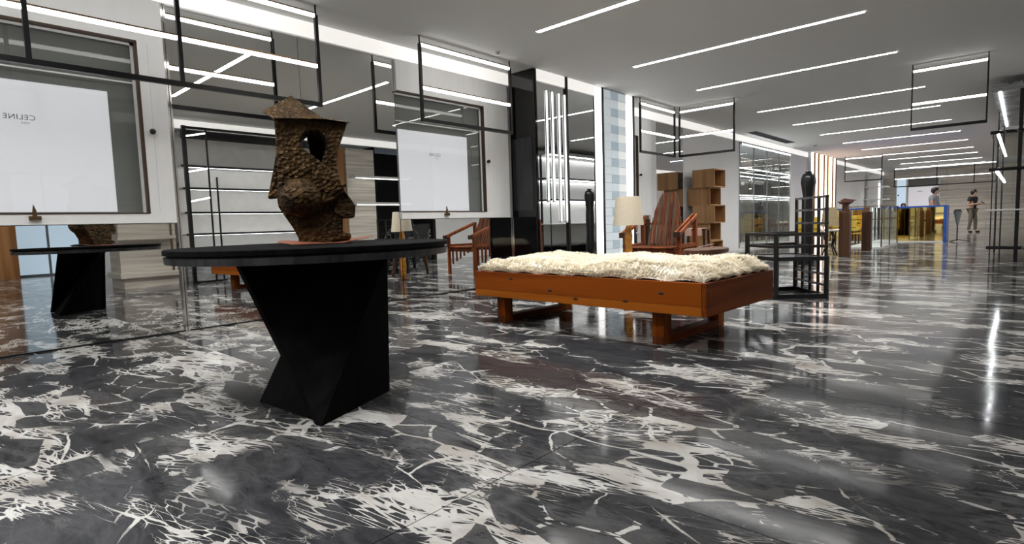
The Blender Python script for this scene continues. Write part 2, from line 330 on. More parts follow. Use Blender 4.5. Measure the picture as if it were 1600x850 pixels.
# ---- behind the camera and right side shell
struct('wall_back', G().box(-6.2, 9.2, -4.35, -4.2, 0, 3.3), 'white_paint', 'white wall behind')
g = G()
g.box(.54, .7, 9.45, 11.9, 0, 3.3); g.box(.42, .7, 11.9, 17.4, 0, 3.3); g.box(.54, .7, 17.4, YF, 0, 3.3)      # right wall far part
g.box(1.0, 1.15, 3.55, 6.62, 0, 3.3)
g.box(.5, 1.15, 2.55, 6.62, 2.78, 3.3); g.box(.5, .7, 6.62, 9.45, 2.78, 3.3)
g.box(1.15, 9.2, 3.46, 3.6, 0, 3.3); g.box(1.15, 9.2, 2.5, 3.46, 2.94, 3.3)
g.box(1.0, 2.0, 6.62, 6.74, 0, 2.78)
struct('wall_right', g, 'white_paint', 'white plaster wall on the shelving side')
struct('wall_entrance', G().box(8.6, 8.75, -4.2, 3.46, 0, 3.3), 'white_paint', 'end wall of the entrance bay')
# ================================================================== LEFT WALL: mirrors, windows, block
def mirror_panel(y0, y1, z0, z1, label, x=XW, tilt=0., turn=0.):
    t = thing('mirror_panel', label, 'mirror', (x-.012, (y0+y1)/2, z0))
    d = (y1-y0)/2
    g = G().box(-.006, .006, -d, d, 0, z1-z0); o = part('mirror_glass', g, 'mirror', t, world=False)
    g = G().box(-.03, -.007, -d, d, 0, z1-z0); part('backing', g, 'dark_gap', t, world=False)
    g = G().box(-.03, .012, -d, d, 0, .012); part('bottom_rail', g, 'black_metal', t, world=False)
    t.rotation_euler = (0, tilt, turn)
    return t
mirror_panel(-3.2, 1.63, 0, .945, 'low mirror strip under the large white window panel on the left', tilt=R(-.25))
mirror_panel(1.66, 2.838, 0, 2.77, 'tall wall mirror right of the chrome post, showing black-framed shelves', tilt=R(-.1))
mirror_panel(2.842, 3.98, 0, 2.77, 'tall wall mirror behind the bronze sculpture beside the second window', tilt=R(-.1))
mirror_panel(3.99, 5.94, 0, .945, 'low mirror strip under the second white window panel by the black pillar')
mirror_panel(8.62, 9.94, 0, .945, 'low mirror strip under the narrow window beyond the tiled light column')
mirror_panel(10.2, 11.4, 0, 2.77, 'tall mirror beside the stacked oak boxes')
mirror_panel(-4.1, -3.2, 0, 2.77, 'tall mirror near the back corner')
p = thing('chrome_post', 'slim chrome post dividing the mirrors at the left window', 'post', (XW+.01, 1.645, 0))
part('post', G().box(XW-.01, XW+.022, 1.628, 1.662, 0, 2.77), 'chrome', p); part('clip', G().box(XW+.0, XW+.035, 1.632, 1.658, 2.62, 2.66), 'chrome', p); part('dark_groove', G().box(XW+.0221, XW+.0245, 1.643, 1.647, 0, 2.77), 'black_metal', p)

def text_mesh(body, size):
    cu = bpy.data.curves.new('lettering', 'FONT'); cu.body = body; cu.size = size; cu.align_x = 'CENTER'; cu.align_y = 'CENTER'; cu.space_character = 1.12
    o = bpy.data.objects.new('tmp', cu); COL.objects.link(o); dg = bpy.context.evaluated_depsgraph_get()
    me = bpy.data.meshes.new_from_object(o.evaluated_get(dg)); bpy.data.objects.remove(o); return me
def lettering(parent, body, size, x, yc, zc, name='lettering'):
    me = text_mesh(body, size)
    for v in me.vertices: c = v.co.copy(); v.co = Vector((x, yc-c.x, zc+c.y))-parent.location     # reads mirrored from inside, as on the glass
    me.materials.clear(); me.materials.append(M['ink']); o = bpy.data.objects.new(name, me); COL.objects.link(o); o.parent = parent; return o
def window(n, p0, p1, w0, w1, label, poster, latch_y, knob_y, plabel=None):
    xf = XW+.03
    wobj = struct('window_%d' % n, G().box(-5.62, -5.45, p0+.002, p1-.002, 1.0, 2.5), 'grey_blind', label, (XW, (p0+p1)/2, .95))
    z0, z1 = 1.03, 2.42
    g = G(); g.box(-5.449, xf, p0, p1, .95, z0); g.box(-5.449, xf, p0, p1, z1, 2.77)
    if w0-p0 > .005: g.box(-5.449, xf, p0, w0, z0, z1)
    seam = w1+.075
    g.box(-5.449, xf, w1, seam-.002, z0, z1); g.box(-5.449, xf, seam+.002, p1, z0, z1); g.box(-5.449, xf-.004, seam-.002, seam+.002, z0, z1)
    part('white_surround', g, 'panel_white', wobj)
    t = .014
    fr = G(); fr.box(-5.41, xf+.004, w0, w1, z1-t, z1+.004); fr.box(-5.41, xf+.004, w0, w1, z0-.004, z0+t*.5); fr.box(-5.41, xf+.004, w1-t, w1+.004, z0, z1)
    part('wooden_frame', fr, 'frame_brown', wobj)
    fr = G(); fr.box(-5.42, -5.405, w1-t-.02, w1-t, z0, z1); fr.box(-5.42, -5.405, w0, w1-t, z1-t-.018, z1-t); fr.box(-5.42, -5.408, w0, w1-t, 2.085, 2.095)
    part('glazing_bar', fr, 'panel_white', wobj)
    part('pane', G().box(-5.414, -5.411, w0+.002, w1-t-.02, z0+.015, z1-t-.02), 'clear_glass', wobj)
    if knob_y:
        k = part('knob', G().cyl((xf, knob_y, 1.70), (xf+.02, knob_y, 1.70), .012, n=12), 'bolt_black', wobj); part('knob_head', G().ball((xf+.032, knob_y, 1.70), .024, 12), 'bolt_black', k, smooth=True)
    if latch_y:
        l = part('latch', G().box(xf, xf+.03, latch_y-.035, latch_y+.035, .985, 1.012), 'brass_dark', wobj)
        part('latch_lever', G().prism([(-.012, 1.012), (.014, 1.012), (.012, 1.05), (-.004, 1.10), (-.012, 1.05)], lambda p, t: (xf+.005+t, latch_y+p[0], p[1]), 0, .014), 'brass_dark', wobj)
    if poster:
        y0, y1 = poster
        ps = thing('window_poster', plabel, 'poster', (-5.43, (y0+y1)/2, 1.046))
        part('sheet', G().box(-5.436, -5.43, y0, y1, 1.046, 2.0), 'backlit_paper', ps)
        lettering(ps, 'CELINE', .052, -5.4285, (y0+y1)/2+(.0), 1.735); lettering(ps, 'PARIS', .018, -5.4285, (y0+y1)/2+.03, 1.695)
    return wobj
window(1, -.9, 1.625, -.15, 1.43, 'large window in a white panel at the far left of the mirrored wall', (.12, 1.22), .69, 1.49, 'backlit white window poster at the far left, lettering reversed')
window(2, 3.99, 5.86, 3.995, 5.39, 'window in a white panel beside the glossy black pillar', (4.03, 5.13), 4.67, 5.43, 'backlit white window poster beside the glossy black pillar, lettering reversed')
window(3, 8.62, 9.94, 8.625, 9.45, 'narrow window in a white panel beyond the tiled light column', None, None, 9.49)

# ---- the block that steps out of the wall
blk = struct('wall_block', G().box(-5.6, XB-.04, 5.965, 8.6, 0, 3.3), 'white_paint', 'wall block stepping out beyond the black pillar')
part('front_band', G().box(XB-.04, XB, 5.965, 8.6, 2.77, 3.3), 'white_paint', blk)
pl = thing('black_pillar', 'glossy black marble pillar with an inset grey panel beside the second window', 'pillar', (-5.17, 5.955, 0))
part('slab_face', G().box(XW+.002, XB+.004, 5.945, 5.965, 0, CZ-.002), 'black_gloss', pl)
plain('pillar_panel', (.022, .022, .025), .12, var=.4, vscale=3, stretch=(4, 4, .6))
part('inset_panel', G().box(XW+.03, XB-.045, 5.938, 5.945, 1.04, 2.03), 'pillar_panel', pl)
part('edge_trim', G().box(XB-.006, XB+.014, 5.936, 5.946, 0, CZ-.004), 'black_metal', pl)
part('corner_strip', G().box(XW+.001, XW+.02, 5.936, 5.945, 0, .94), 'chrome', pl)
part('corner_return', G().box(XB-.03, XB+.012, 5.966, 6.0, 0, CZ-.004), 'black_gloss', pl)
mirror_panel(6.0, 6.655, 0, 2.77, 'tall mirror on the block right of the black pillar, behind the glowing strips that stand in for reflections', XB)
mirror_panel(6.70, 7.38, 0, 2.77, 'tall mirror on the block next to the tiled light column', XB)
single('mullion', G().box(XB-.02, XB+.02, 6.655, 6.70, 0, CZ-.004), 'black_metal', 'black upright between the two mirrors on the wall block', 'upright')
for k, (y, zb) in enumerate(zip((6.22, 6.35, 6.50, 6.635), (1.17, 1.17, .88, .88))):  # glowing strips added on the mirror in place of reflected light lines
    t = thing('reflected_light_line', '%s upright glowing strip from the black pillar, standing in for a reflected light line on the block mirror' % ('first', 'second', 'third', 'fourth')[k], 'light', (XB+.02, y, zb), group='glowing strips standing in for reflections on the block mirror')
    part('diffuser', G().box(XB+.004, XB+.010, y-.014, y+.014, zb, 2.68), 'led_column', t); part('backing', G().box(XB+.0, XB+.004, y-.018, y+.018, zb-.01, 2.69), 'grey_metal', t); part('end_cap', G().box(XB, XB+.012, y-.02, y+.02, zb-.03, zb-.01), 'white_stone', t)
def led_column(y0, y1, label, x=XB, mat='led_column', zt=CZ-.004):
    t = thing('light_column', label, 'light', (x, (y0+y1)/2, 0)); n = (y1-y0)
    part('channel', G().box(x-.035, x-.002, y0, y1, 0, zt), 'chrome', t)
    part('light_strip', G().box(x-.002, x+.012, y0+.015, y0+n*.36, 0.005, zt-.01), mat, t); part('light_strip', G().box(x-.002, x+.012, y0+n*.50, y0+n*.74, 0.005, zt-.01), mat, t)
    part('dark_edge', G().box(x-.03, x+.016, y0+n*.78, y1, 0, zt), 'black_metal', t); return t
led_column(7.41, 7.645, 'tall white light column left of the glass tile wall')
led_column(8.33, 8.59, 'tall white light column right of the glass tile wall')
tw = struct('wall_tiles', G().box(XB-.04, XB-.012, 7.66, 8.32, 0, CZ-.004), 'white_stone', 'glowing wall of pale blue glass tiles between two light columns')
cols = [(7.665, 7.865), (7.872, 8.09), (8.097, 8.315)]; nrow = 22; th = (CZ-.01)/nrow
for r_ in range(nrow):
    for c_, (a, b) in enumerate(cols):
        mt = ('lit_tile_blue' if r_ % 2 else 'lit_tile') if c_ else 'lit_tile'
        if c_ == 2: mt = 'lit_tile' if r_ % 2 else 'lit_tile_pale'
        part('tile', G().box(XB-.012, XB+.004, a, b, r_*th+.004, (r_+1)*th-.004), mt, tw, bev=.003)

# ---- vitrine niche in the left wall
nb = struct('wall_niche', G().box(-6.05, -5.98, 14.5, 18.85, 0, 3.3).box(-5.98, XW, 14.5, 14.55, 0, 2.77).box(-5.98, XW, 18.8, 18.85, 0, 2.77), 'white_paint', 'white niche around the glass display cabinet')
v = thing('display_cabinet', 'tall mirrored glass display cabinet with lit shelves set in the left wall', 'cabinet', (-5.6, 16.7, 0))
part('mirror_back', G().box(-5.975, -5.96, 14.56, 18.79, .06, 2.76), 'mirror', v)
part('mirror_side', G().box(-5.95, XW-.01, 18.775, 18.79, .06, 2.76), 'grey_mirror', v)
part('plinth', G().box(-5.97, XW+.01, 14.56, 18.79, 0, .06), 'white_stone', v)
part('head', G().box(-5.97, XW+.03, 14.56, 18.79, 2.70, 2.765), 'grey_metal', v)
part('head_light', G().box(XW+.03, XW+.034, 14.7, 18.7, 2.70, 2.73), 'led_shelf', v)
for z in (1.42, 2.12):
    sh = part('shelf', G().box(-5.95, XW-.06, 14.57, 18.77, z, z+.012), 'tinted_glass', v)
    o = part('shelf_light', G().box(XW-.06, XW-.045, 14.57, 18.77, z-.003, z+.012), 'led_shelf', v); part('shelf_light', G().box(-5.955, -5.945, 14.57, 18.77, z-.003, z+.012), 'led_frame', v)
for y in (14.57, 15.62, 16.67, 17.72, 18.74): part('mullion', G().box(XW-.02, XW+.005, y, y+.04, .06, 2.70), 'chrome' if y > 18 else 'grey_metal', v)
for k in range(4): part('glass_door', G().box(XW-.01, XW-.004, 14.61+k*1.05, 15.62+k*1.05, .06, 2.70), 'clear_glass', v)
# ---- striped light wall
sb = struct('wall_stripes', G().box(-5.6, XW+.1, 20.7, 23.9, 0, 3.3), 'white_paint', 'wall section with upright coloured light stripes')
n = 13
for k in range(n):
    y = 20.72+k*(3.16/n); mt = ('led_column', 'oak_panel', 'led_pink', 'oak', 'led_orange')[k % 5]
    part('stripe', G().box(XW+.1, XW+.13, y+.02, y+.19, 0, CZ-.002), mt, sb)
part('end_stripe', G().box(XW+.1, XW+.16, 23.86, 23.9, 0, CZ-.002), 'oak_dark', sb)
# far windows
fwd = struct('window_4', G().box(-4.85, -3.05, YF-.035, YF-.005, .5, 2.6), 'white_paint', 'far window in the travertine end wall', (-3.9, YF, .5))
part('pane', G().box(-4.35, -3.12, YF-.05, YF-.036, .8, 2.52), 'grey_blind', fwd); part('curtain', G().box(-4.8, -4.4, YF-.06, YF-.036, .52, 2.55), 'daylight_glass', fwd); part('glazing_bar', G().box(-4.42, -4.34, YF-.07, YF-.036, .52, 2.55), 'panel_white', fwd)
part('handle', G().ball((-4.74, YF-.08, 1.72), .035, 10), 'bolt_black', fwd, smooth=True)
ps = thing('window_poster', 'backlit white poster in the far window of the end wall', 'poster', (-3.7, YF-.06, .8))
part('sheet', G().box(-4.32, -3.13, YF-.062, YF-.056, .8, 2.1), 'backlit_paper', ps); part('printed_line', G().box(-3.95, -3.75, YF-.0635, YF-.062, 1.86, 1.89), 'ink', ps)

# ================================================================== LIGHTS
def strip_lamp(parent, length, along='X'):
    ld = bpy.data.lights.new('lamp', 'AREA'); ld.shape = 'RECTANGLE'; ld.size = length; ld.size_y = .06; ld.energy = LAMP_W*length/2.7; ld.spread = LAMP_SPREAD; ld.color = (1, .985, .96)
    o = bpy.data.objects.new('lamp', ld); COL.objects.link(o); o.parent = parent; o.location = (0, 0, -.014); return o
LY = [-3.2, -1.4, .45, 2.95, 4.9, 6.96, 8.98, 11.8, 14.13, 16.48, 19.0, 21.54, 24.2, 26.5, 29.4, 32.1]  # strips nearer than the mirrored one are unseen, added for extra light
lo = {2.95: 'ceiling light strip seen only in the mirrors, above the black table'}
for k, y in enumerate(LY):
    lab = ('%s ceiling light strip along the aisle, counted from the near edge of the ceiling' % ORD[k-4]) if k >= 4 else (lo.get(y) or ('unseen ceiling light strip added for its light, %s' % ('rearmost', 'second from the back', 'just overhead beside the left window')[k]))
    t = thing('ceiling_light', lab, 'light', (-2.65, y, CZ), group='light strips recessed in the ceiling')
    part('diffuser', G().box(-4.0, -1.3, y-.032, y+.032, CZ-.006, CZ-.001), 'led_ceiling', t)
    strip_lamp(t, 2.7)
    part('rim', G().box(-4.01, -1.29, y-.042, y-.032, CZ-.008, CZ-.001).box(-4.01, -1.29, y+.032, y+.042, CZ-.008, CZ-.001), 'ceiling_paint', t)
t = thing('ceiling_light', 'ceiling light strip added to brighten the entrance bay on the right', 'light', (5.3, .8, CZ)); strip_lamp(t, 3.8); part('diffuser', G().box(3.4, 7.2, .77, .83, CZ-.006, CZ-.001), 'led_ceiling', t); part('rim', G().box(3.39, 7.21, .755, .77, CZ-.008, CZ-.001), 'ceiling_paint', t)  # strip added to brighten the oak screen and bay
# hanging garment frames
ZB, ZM, ZT = 2.05, 2.39, 2.85
def hang_frame(label, a, b, posts=(0., 1.), thick=.03, stems=True):
    """rack frame between floor points a and b"""
    a = Vector((*a, 0)); b = Vector((*b, 0)); t = thing('hanging_rack', label, 'rack', ((a+b)/2)+Vector((0, 0, ZB)), group='black hanging racks with light bars')
    Z = lambda p, z: Vector((p.x, p.y, z))
    d = (b-a).normalized()
    for q in posts:
        c = a.lerp(b, q); part('post', G().beam(Z(c, ZB), Z(c, ZT), thick, thick), 'black_metal', t)
        if stems: part('stem', G().beam(Z(c, ZT), Z(c, CZ), .012), 'black_metal', t)
    part('bottom_bar', G().beam(Z(a-d*thick*.5, ZB-.02), Z(b+d*thick*.5, ZB-.02), thick, .04), 'black_metal', t)
    for z in (ZM, ZT):
        bar = part('bar', G().beam(Z(a+d*thick*.5, z+.012), Z(b-d*thick*.5, z+.012), .028, .012), 'brass_dark', t)
        part('light_bar', G().beam(Z(a+d*thick*.5, z-.008), Z(b-d*thick*.5, z-.008), .026, .028), 'led_frame', t)
    return t
XF = -4.95
hang_frame('long hanging rack with light bars in front of the left window', (XF, -.9), (XF, 2.80), (0, .43, .681, 1))
hang_frame('hanging rack with light bars in front of the second window and black pillar', (XF, 4.02), (XF, 5.48))
hang_frame('hanging rack along the wall, left arm of the corner pair above the slatted armchair', (XF+.05, 8.72), (XF+.05, 10.0))
hang_frame('hanging rack across the aisle, right arm of the corner pair above the oak boxes', (XF+.12, 10.06), (-3.81, 10.06))
hang_frame('thin hanging rack with light bars over the right side of the aisle', (-1.24, 9.98), (-.41, 9.98), thick=.018)
hang_frame('far hanging rack above the glass case, by the striped light wall', (-4.85, 23.4), (-3.72, 23.4), thick=.03)
hang_frame('farthest and widest hanging rack before the travertine end wall', (-4.46, 31.2), (-.9, 31.2), (0, .44, .80, 1), thick=.035)
s_ = thing('sprinkler', 'small ceiling sprinkler head between the light strip and the second hanging rack', 'sprinkler', (-4.8, 5.11, CZ))
part('flange', G().lathe([(.03, -.008), (.034, 0)], 14, (-4.8, 5.11, CZ-.001)), 'sprinkler_grey', s_); part('head', G().lathe([(.006, -.03), (.01, -.006)], 10, (-4.8, 5.11, CZ)), 'sprinkler_grey', s_); part('deflector', G().lathe([(.03, -.036), (.03, -.031)], 12, (-4.8, 5.11, CZ)), 'sprinkler_grey', s_)
single('smoke_sensor', G().lathe([(.03, -.03), (.05, -.02), (.05, 0)], 16, (-4.7, 18.8, CZ-.001)), 'sprinkler_grey', 'small dark smoke sensor on the ceiling near the far stripes', 'sensor')
vt = thing('ceiling_vent', 'long slotted air vent in the ceiling above the glass display cabinet', 'vent', (-5.0, 15.9, CZ))
part('frame', G().box(-5.14, -4.88, 14.3, 17.5, CZ-.006, CZ-.001), 'grey_metal', vt)
for k in range(6): part('slat', G().box(-5.12+k*.04, -5.10+k*.04, 14.35, 17.45, CZ-.012, CZ-.006), 'dark_gap', vt)
# ================================================================== BLACK TABLE
TC = (-2.79, 1.50)
t = thing('pedestal_table', 'round black wooden table on a twisted angular pedestal', 'table', (*TC, 0))
tp = part('table_top', G().lathe([(.685, .744), (.70, .748), (.70, .768), (.694, .772)], 128, (*TC, 0)), 'black_wood', t)
part('groove', G().lathe([(.682, .737), (.682, .745)], 96, (*TC, 0)), 'dark_gap', tp)
part('rim_band', G().lathe([(.675, .704), (.694, .706), (.697, .736), (.69, .738)], 128, (*TC, 0)), 'black_rim', t)
zt = .7039
BT, BR, Lc = (-2.205, 1.16, 0), (-2.41, 1.66, 0), (-2.79, 1.15, 0)
TL, TR, T3 = (-2.985, 1.165, zt), (-2.43, 1.70, zt), (-2.80, 1.56, zt)
def slab(poly, off):
    """board with a face through poly, off = thickness vector"""
    off = Vector(off); a = [Vector(p) for p in poly]; b = [p+off for p in a]; n = len(a)
    tris = [(0, i, i+1) for i in range(1, n-1)]
    return G().add(a+b, tris+[tuple(n+i for i in reversed(f)) for f in tris]+[(k, n+k, n+(k+1) % n, (k+1) % n) for k in range(n)])
part('front_board', slab([TR, TL, BT, BR], (-.052, .0, 0)), 'black_wood', t)
part('leaning_board', slab([(-2.25, 1.185, 0), Lc, T3, (-2.48, 1.69, zt)], (-.004, .03, 0)), 'black_wood', t)
part('rear_board', slab([(-2.76, 1.19, 0), (-2.44, 1.65, 0), (-2.46, 1.69, zt), T3], (.01, -.01, 0)), 'black_wood', t)
for px_ in ((.62, .12), (.42, .37), (.52, .64), (.28, .80)):
    # screws on the front board, given by their share across and down it
    a = Vector(TL).lerp(Vector(TR), px_[0]); b = Vector(BT).lerp(Vector(BR), px_[0]); c = a.lerp(b, px_[1])+Vector((.012, -.012, 0))
    part('screw', G().ball(c, .006, 8), 'chrome', t, smooth=True)
# ================================================================== SCULPTURE
sx, sy, sz = -2.80, 1.52, .772
view = Vector((-sx, -sy, 0)).normalized(); side = Vector((-view.y, view.x, 0))     # side points right as seen from the camera
PXM = 292.
def sp(p, d=0.):            # sketch coordinates (px of the studied outline) -> metres on the sculpture's own front plane
    return Vector((sx, sy, sz))+side*((p[0]-484)/PXM)+Vector((0, 0, (370-p[1])/PXM))+view*d
sc = thing('bronze_sculpture', 'rough brown bronze figure with pierced eye and round cheek on the black table', 'sculpture', (sx, sy, sz))
def solid(name, front, d0, d1, par, mat='bronze', taper=1., hole=None, bev=.006, sub=False):
    bm = bmesh.new(); cx = sum(p[0] for p in front)/len(front); cy = sum(p[1] for p in front)/len(front)
    loops = [front]+([hole] if hole else []); ed = []; fr = []
    for lp in loops:
        vs = [bm.verts.new(sp(p, d0)-sc.location) for p in lp]; fr.append(vs)
        for k in range(len(vs)): ed.append(bm.edges.new((vs[k], vs[(k+1) % len(vs)])))
    bmesh.ops.triangle_fill(bm, use_beauty=True, use_dissolve=False, edges=ed)
    front_faces = list(bm.faces); back = {}
    for li, lp in enumerate(loops):
        for k, p in enumerate(lp):
            q = (cx+(p[0]-cx)*taper, p[1]) if li == 0 else p
            back[fr[li][k]] = bm.verts.new(sp(q, d1)-sc.location)
    for f in front_faces: bm.faces.new([back[x] for x in reversed(f.verts)])
    for vs in fr:
        for k in range(len(vs)): a, b = vs[k], vs[(k+1) % len(vs)]; bm.faces.new((a, b, back[b], back[a]))
    bmesh.ops.recalc_face_normals(bm, faces=bm.faces)
    me = bpy.data.meshes.new(name); bm.to_mesh(me); bm.free(); me.materials.append(M[mat])
    o = bpy.data.objects.new(name, me); COL.objects.link(o); o.parent = par
    if bev: bevel(o, bev)
    return o
body = [(433,180),(470,182),(505,183),(537,186),(529,206),(522,226),(518,248),(521,274),(530,292),(542,312),(540,331),(523,331),(522,352),(534,356),(534,363),(500,369),(455,368),(457,362),(450,345),(440,328),(431,312),(430,300),(433,270),(433,230)]
hole = [(466,216),(469,207),(476,200),(486,197),(496,199),(503,206),(505,216),(502,228),(498,240),(494,253),(488,243),(480,233),(470,226)]
solid('body', body, .06, -.14, sc, hole=hole)
solid('hollow_back', [(476,194),(508,198),(508,254),(482,240)], -.142, -.16, sc)
cap = G(); A = [sp(p, d) for p, d in (((418,174), .085), ((433,183), .10), ((502,182), .10), ((542,186), .09), ((521,171), -.04), ((503,173), -.06), ((457,138), -.08), ((436,178), -.15), ((520,182), -.15))]
cap.add(A, [(0, 1, 6), (1, 2, 6), (2, 5, 6), (2, 3, 4), (2, 4, 5), (0, 6, 7), (6, 5, 7), (5, 4, 8), (5, 8, 7), (4, 3, 8), (0, 7, 1), (1, 7, 8, 2), (2, 8, 3)])
part('cap', cap, 'bronze', sc)
solid('brow_ridge', [(434,236),(446,226),(470,226),(486,238),(500,250),(521,272),(528,291),(508,305),(494,310),(480,296),(455,282),(434,292)], .105, .02, sc)
part('round_cheek', G().ball(sp((464, 299), .075), .107, 32, (1, 1, .96)), 'bronze', sc, smooth=True)
for k in range(9):
    x_, y_ = 440+k*8.2, 270+k*2.6-(9 if k < 3 else 0)
    solid('brow_rib', [(x_, y_), (x_+24, y_-12), (x_+25, y_-8), (x_+1, y_+5)], .115, .09, sc, bev=.003)
solid('rear_wing', [(432,226),(436,226),(436,296),(415,298)], -.03, -.12, sc)
solid('nose', [(516,280),(530,292),(543,312),(541,330),(524,331),(510,322)], .075, -.05, sc)
solid('neck', [(456,345),(518,345),(521,362),(500,369.5),(457,369)], .075, -.08, sc)
nb_ = G(); random.seed(3); n = 40; ring = []
for k in range(n):
    a = 2*math.pi*k/n; rr = (.21+.03*math.sin(3*a+1)+.015*random.uniform(-1, 1)); ring.append(Vector((sx, sy, .7735))+side*(rr*math.cos(a)*1.1+.03)+view*(rr*math.sin(a)*.75))
lift = [.001+.028*max(0, math.cos(2*math.pi*k/n)-.55)/.45+.02*max(0, -math.cos(2*math.pi*k/n)-.6)/.4 for k in range(n)]
vs = [v+Vector((0, 0, l)) for v, l in zip(ring, lift)]; vs2 = [v+Vector((0, 0, .0025)) for v in vs]
nb_.add(vs+vs2, [tuple(reversed(range(n))), tuple(range(n, 2*n))]+[(k, (k+1) % n, n+(k+1) % n, n+k) for k in range(n)])
single('base_sheet', nb_, 'copper_sheet', 'ragged copper-red sheet under the bronze sculpture', 'sheet', (sx, sy, .7735))
# ================================================================== DAYBED
DL, DW = 2.12, 1.08
db = thing('daybed', 'low orange pine daybed frame on two sled legs', 'bed', (-2.44, 3.86, 0), R(-2.5))
x0, x1, y0, y1 = -DL/2, DL/2, -DW/2, DW/2
for a_, b_ in ((y0, y0+.03), (y1-.03, y1)):
    part('side_board', G().box(x0, x1-.032, a_, b_, .2985, .448), 'pine', db, False, bev=.002); part('lower_board', G().box(x0, x1-.032, a_+.0005, b_, .24, .298), 'pine_low', db, False, bev=.002)
part('end_board', G().box(x1-.03, x1, y0, y1, .24, .448), 'pine_side', db, False, bev=.003); part('end_board', G().box(x0, x0+.03, y0+.031, y1-.031, .24, .448), 'pine_side', db, False, bev=.003)
part('base_panel', G().box(x0+.03, x1-.031, y0+.03, y1-.03, .36, .40), 'bed_panel', db, False)
for lx in (x0+.14, x1-.45):
    sl = part('sled_runner', G().box(lx, lx+.09, y0+.225, y1-.132, 0, .06), 'pine_side', db, False, bev=.003)
    for yy in (y0+.125, y1-.13):
        lg = part('leg', G().box(lx, lx+.09, yy, yy+.10, 0, .24), 'pine_leg', db, False, bev=.003)
        if yy < 0:
            for z0_, z1_ in ((0, .055), (.19, .238)):
                for k in range(4): part('finger_joint', G().box(lx+.008+k*.022, lx+.018+k*.022, yy-.0015, yy, z0_, z1_), 'dark_wood', lg, False)
# knots on the front board
for kx, kz in ((-.2, .33), (.48, .30), (-.62, .40), (.05, .285), (.75, .37)):
    part('knot', G().ball((kx, y0, kz), .014, 10, (1.6, .12, .7)), 'dark_wood', db, False, smooth=True)
# sheepskin
def hgt(u, v):
    e = min(1, (1-abs(u))*9, (1-abs(v))*7); e = math.sin(max(0, e)*math.pi/2)
    return .455+.085*e+.012*math.sin(7*u+2*v)*e+.010*math.sin(11*v-5*u+1)*e+.006*math.sin(23*u)*math.cos(19*v)
sk = thing('sheepskin_throw', 'thick cream sheepskin throw covering the pine daybed', 'throw', (-2.44, 3.86, .45), R(-2.5))
nx, ny = 90, 48; g = G(); HX, HY = DL/2-.032, DW/2-.032
for j in range(ny+1):
    for i in range(nx+1):
        u, v_ = -1+2*i/nx, -1+2*j/ny; g.v.append(Vector((u*HX, v_*HY, hgt(u, v_)-.45)))
g.f = [(j*(nx+1)+i, j*(nx+1)+i+1, (j+1)*(nx+1)+i+1, (j+1)*(nx+1)+i) for j in range(ny) for i in range(nx)]
part('hide', g, 'hide', sk, False, smooth=True)
random.seed(11); g = G(); vv, ff = [], []
def tuft(u, v_):
    x, y, z = u*HX, v_*HY, hgt(u, v_)-.45
    sw = math.sin(5*u+3*v_)*1.4+math.sin(9*v_-2*u)*1.2; L_ = random.uniform(.018, .036)
    for _ in range(2):
        a = sw+random.uniform(-1.1, 1.1); dx, dy = math.cos(a), math.sin(a); wd = random.uniform(.003, .006)
        lean = random.uniform(.5, 1.2)
        tip = (x+dx*L_*lean+(.012 if u > .97 else 0), y+dy*L_*lean-(.004 if v_ < -.97 else 0), max(z+L_*random.uniform(.35, .8), .0))
        md = (x+dx*L_*lean*.45, y+dy*L_*lean*.45, z+L_*.5)
        o = len(vv); vv.extend([(x-dy*wd, y+dx*wd, z-.004), (x+dy*wd, y-dx*wd, z-.004), (md[0]+dy*wd*.8, md[1]-dx*wd*.8, md[2]), (md[0]-dy*wd*.8, md[1]+dx*wd*.8, md[2]), tip]); ff.extend([(o, o+1, o+2, o+3), (o+3, o+2, o+4)])
for _ in range(21000): tuft(random.uniform(-1, 1), random.uniform(-1, 1))
for _ in range(3000): tuft(random.uniform(-1, 1), random.choice((-1, 1))*random.uniform(.96, 1))
for _ in range(1600): tuft(random.choice((-1, 1))*random.uniform(.98, 1), random.uniform(-1, 1))
me = bpy.data.meshes.new('fleece'); me.from_pydata(vv, [], ff); me.materials.append(M['fur']); o = bpy.data.objects.new('fleece', me); COL.objects.link(o); o.parent = sk; o['kind'] = 'stuff'
# ================================================================== LATTICE CHAIR
lc = thing('lattice_chair', 'black lattice-back armchair with open square frame beside the daybed', 'chair', (-1.85, 6.43, 0))
N_, Lf, Bk, Rr = Vector((-1.85, 6.02, 0)), Vector((-2.28, 6.42, 0)), Vector((-1.90, 6.86, 0)), Vector((-1.46, 6.33, 0))
Z = lambda p, z: Vector((p.x, p.y, z))
w_ = .035
for P_, zt_ in ((N_, .66), (Lf, .66), (Rr, .42), (Bk, .42)): part('leg', G().beam(Z(P_, 0), Z(P_, zt_), .04), 'black_lacquer', lc)
# arms rise over the sides and run into the tall back
for a, b in ((N_, Lf), (Lf, Bk), (N_, Rr)):
    part('arm_rail', G().beam(Z(a, .655), Z(b, .655), w_, .03), 'black_lacquer', lc); part('side_rail', G().beam(Z(a, .53), Z(b, .53), .025, .03), 'black_lacquer', lc)
for a, b in ((N_, Lf), (Lf, Bk), (N_, Rr), (Rr, Bk)):
    part('seat_rail', G().beam(Z(a, .405), Z(b, .405), w_, .04), 'black_lacquer', lc); part('base_rail', G().beam(Z(a, .022), Z(b, .022), w_, .044), 'black_lacquer', lc)
cen = (N_+Lf+Bk+Rr)/4
part('seat', G().add([Z(p.lerp(cen, .04), .395) for p in (N_, Rr, Bk, Lf)]+[Z(p.lerp(cen, .04), .415) for p in (N_, Rr, Bk, Lf)], [(0,3,2,1),(4,5,6,7),(0,1,5,4),(1,2,6,5),(2,3,7,6),(3,0,4,7)]), 'black_lacquer', lc)
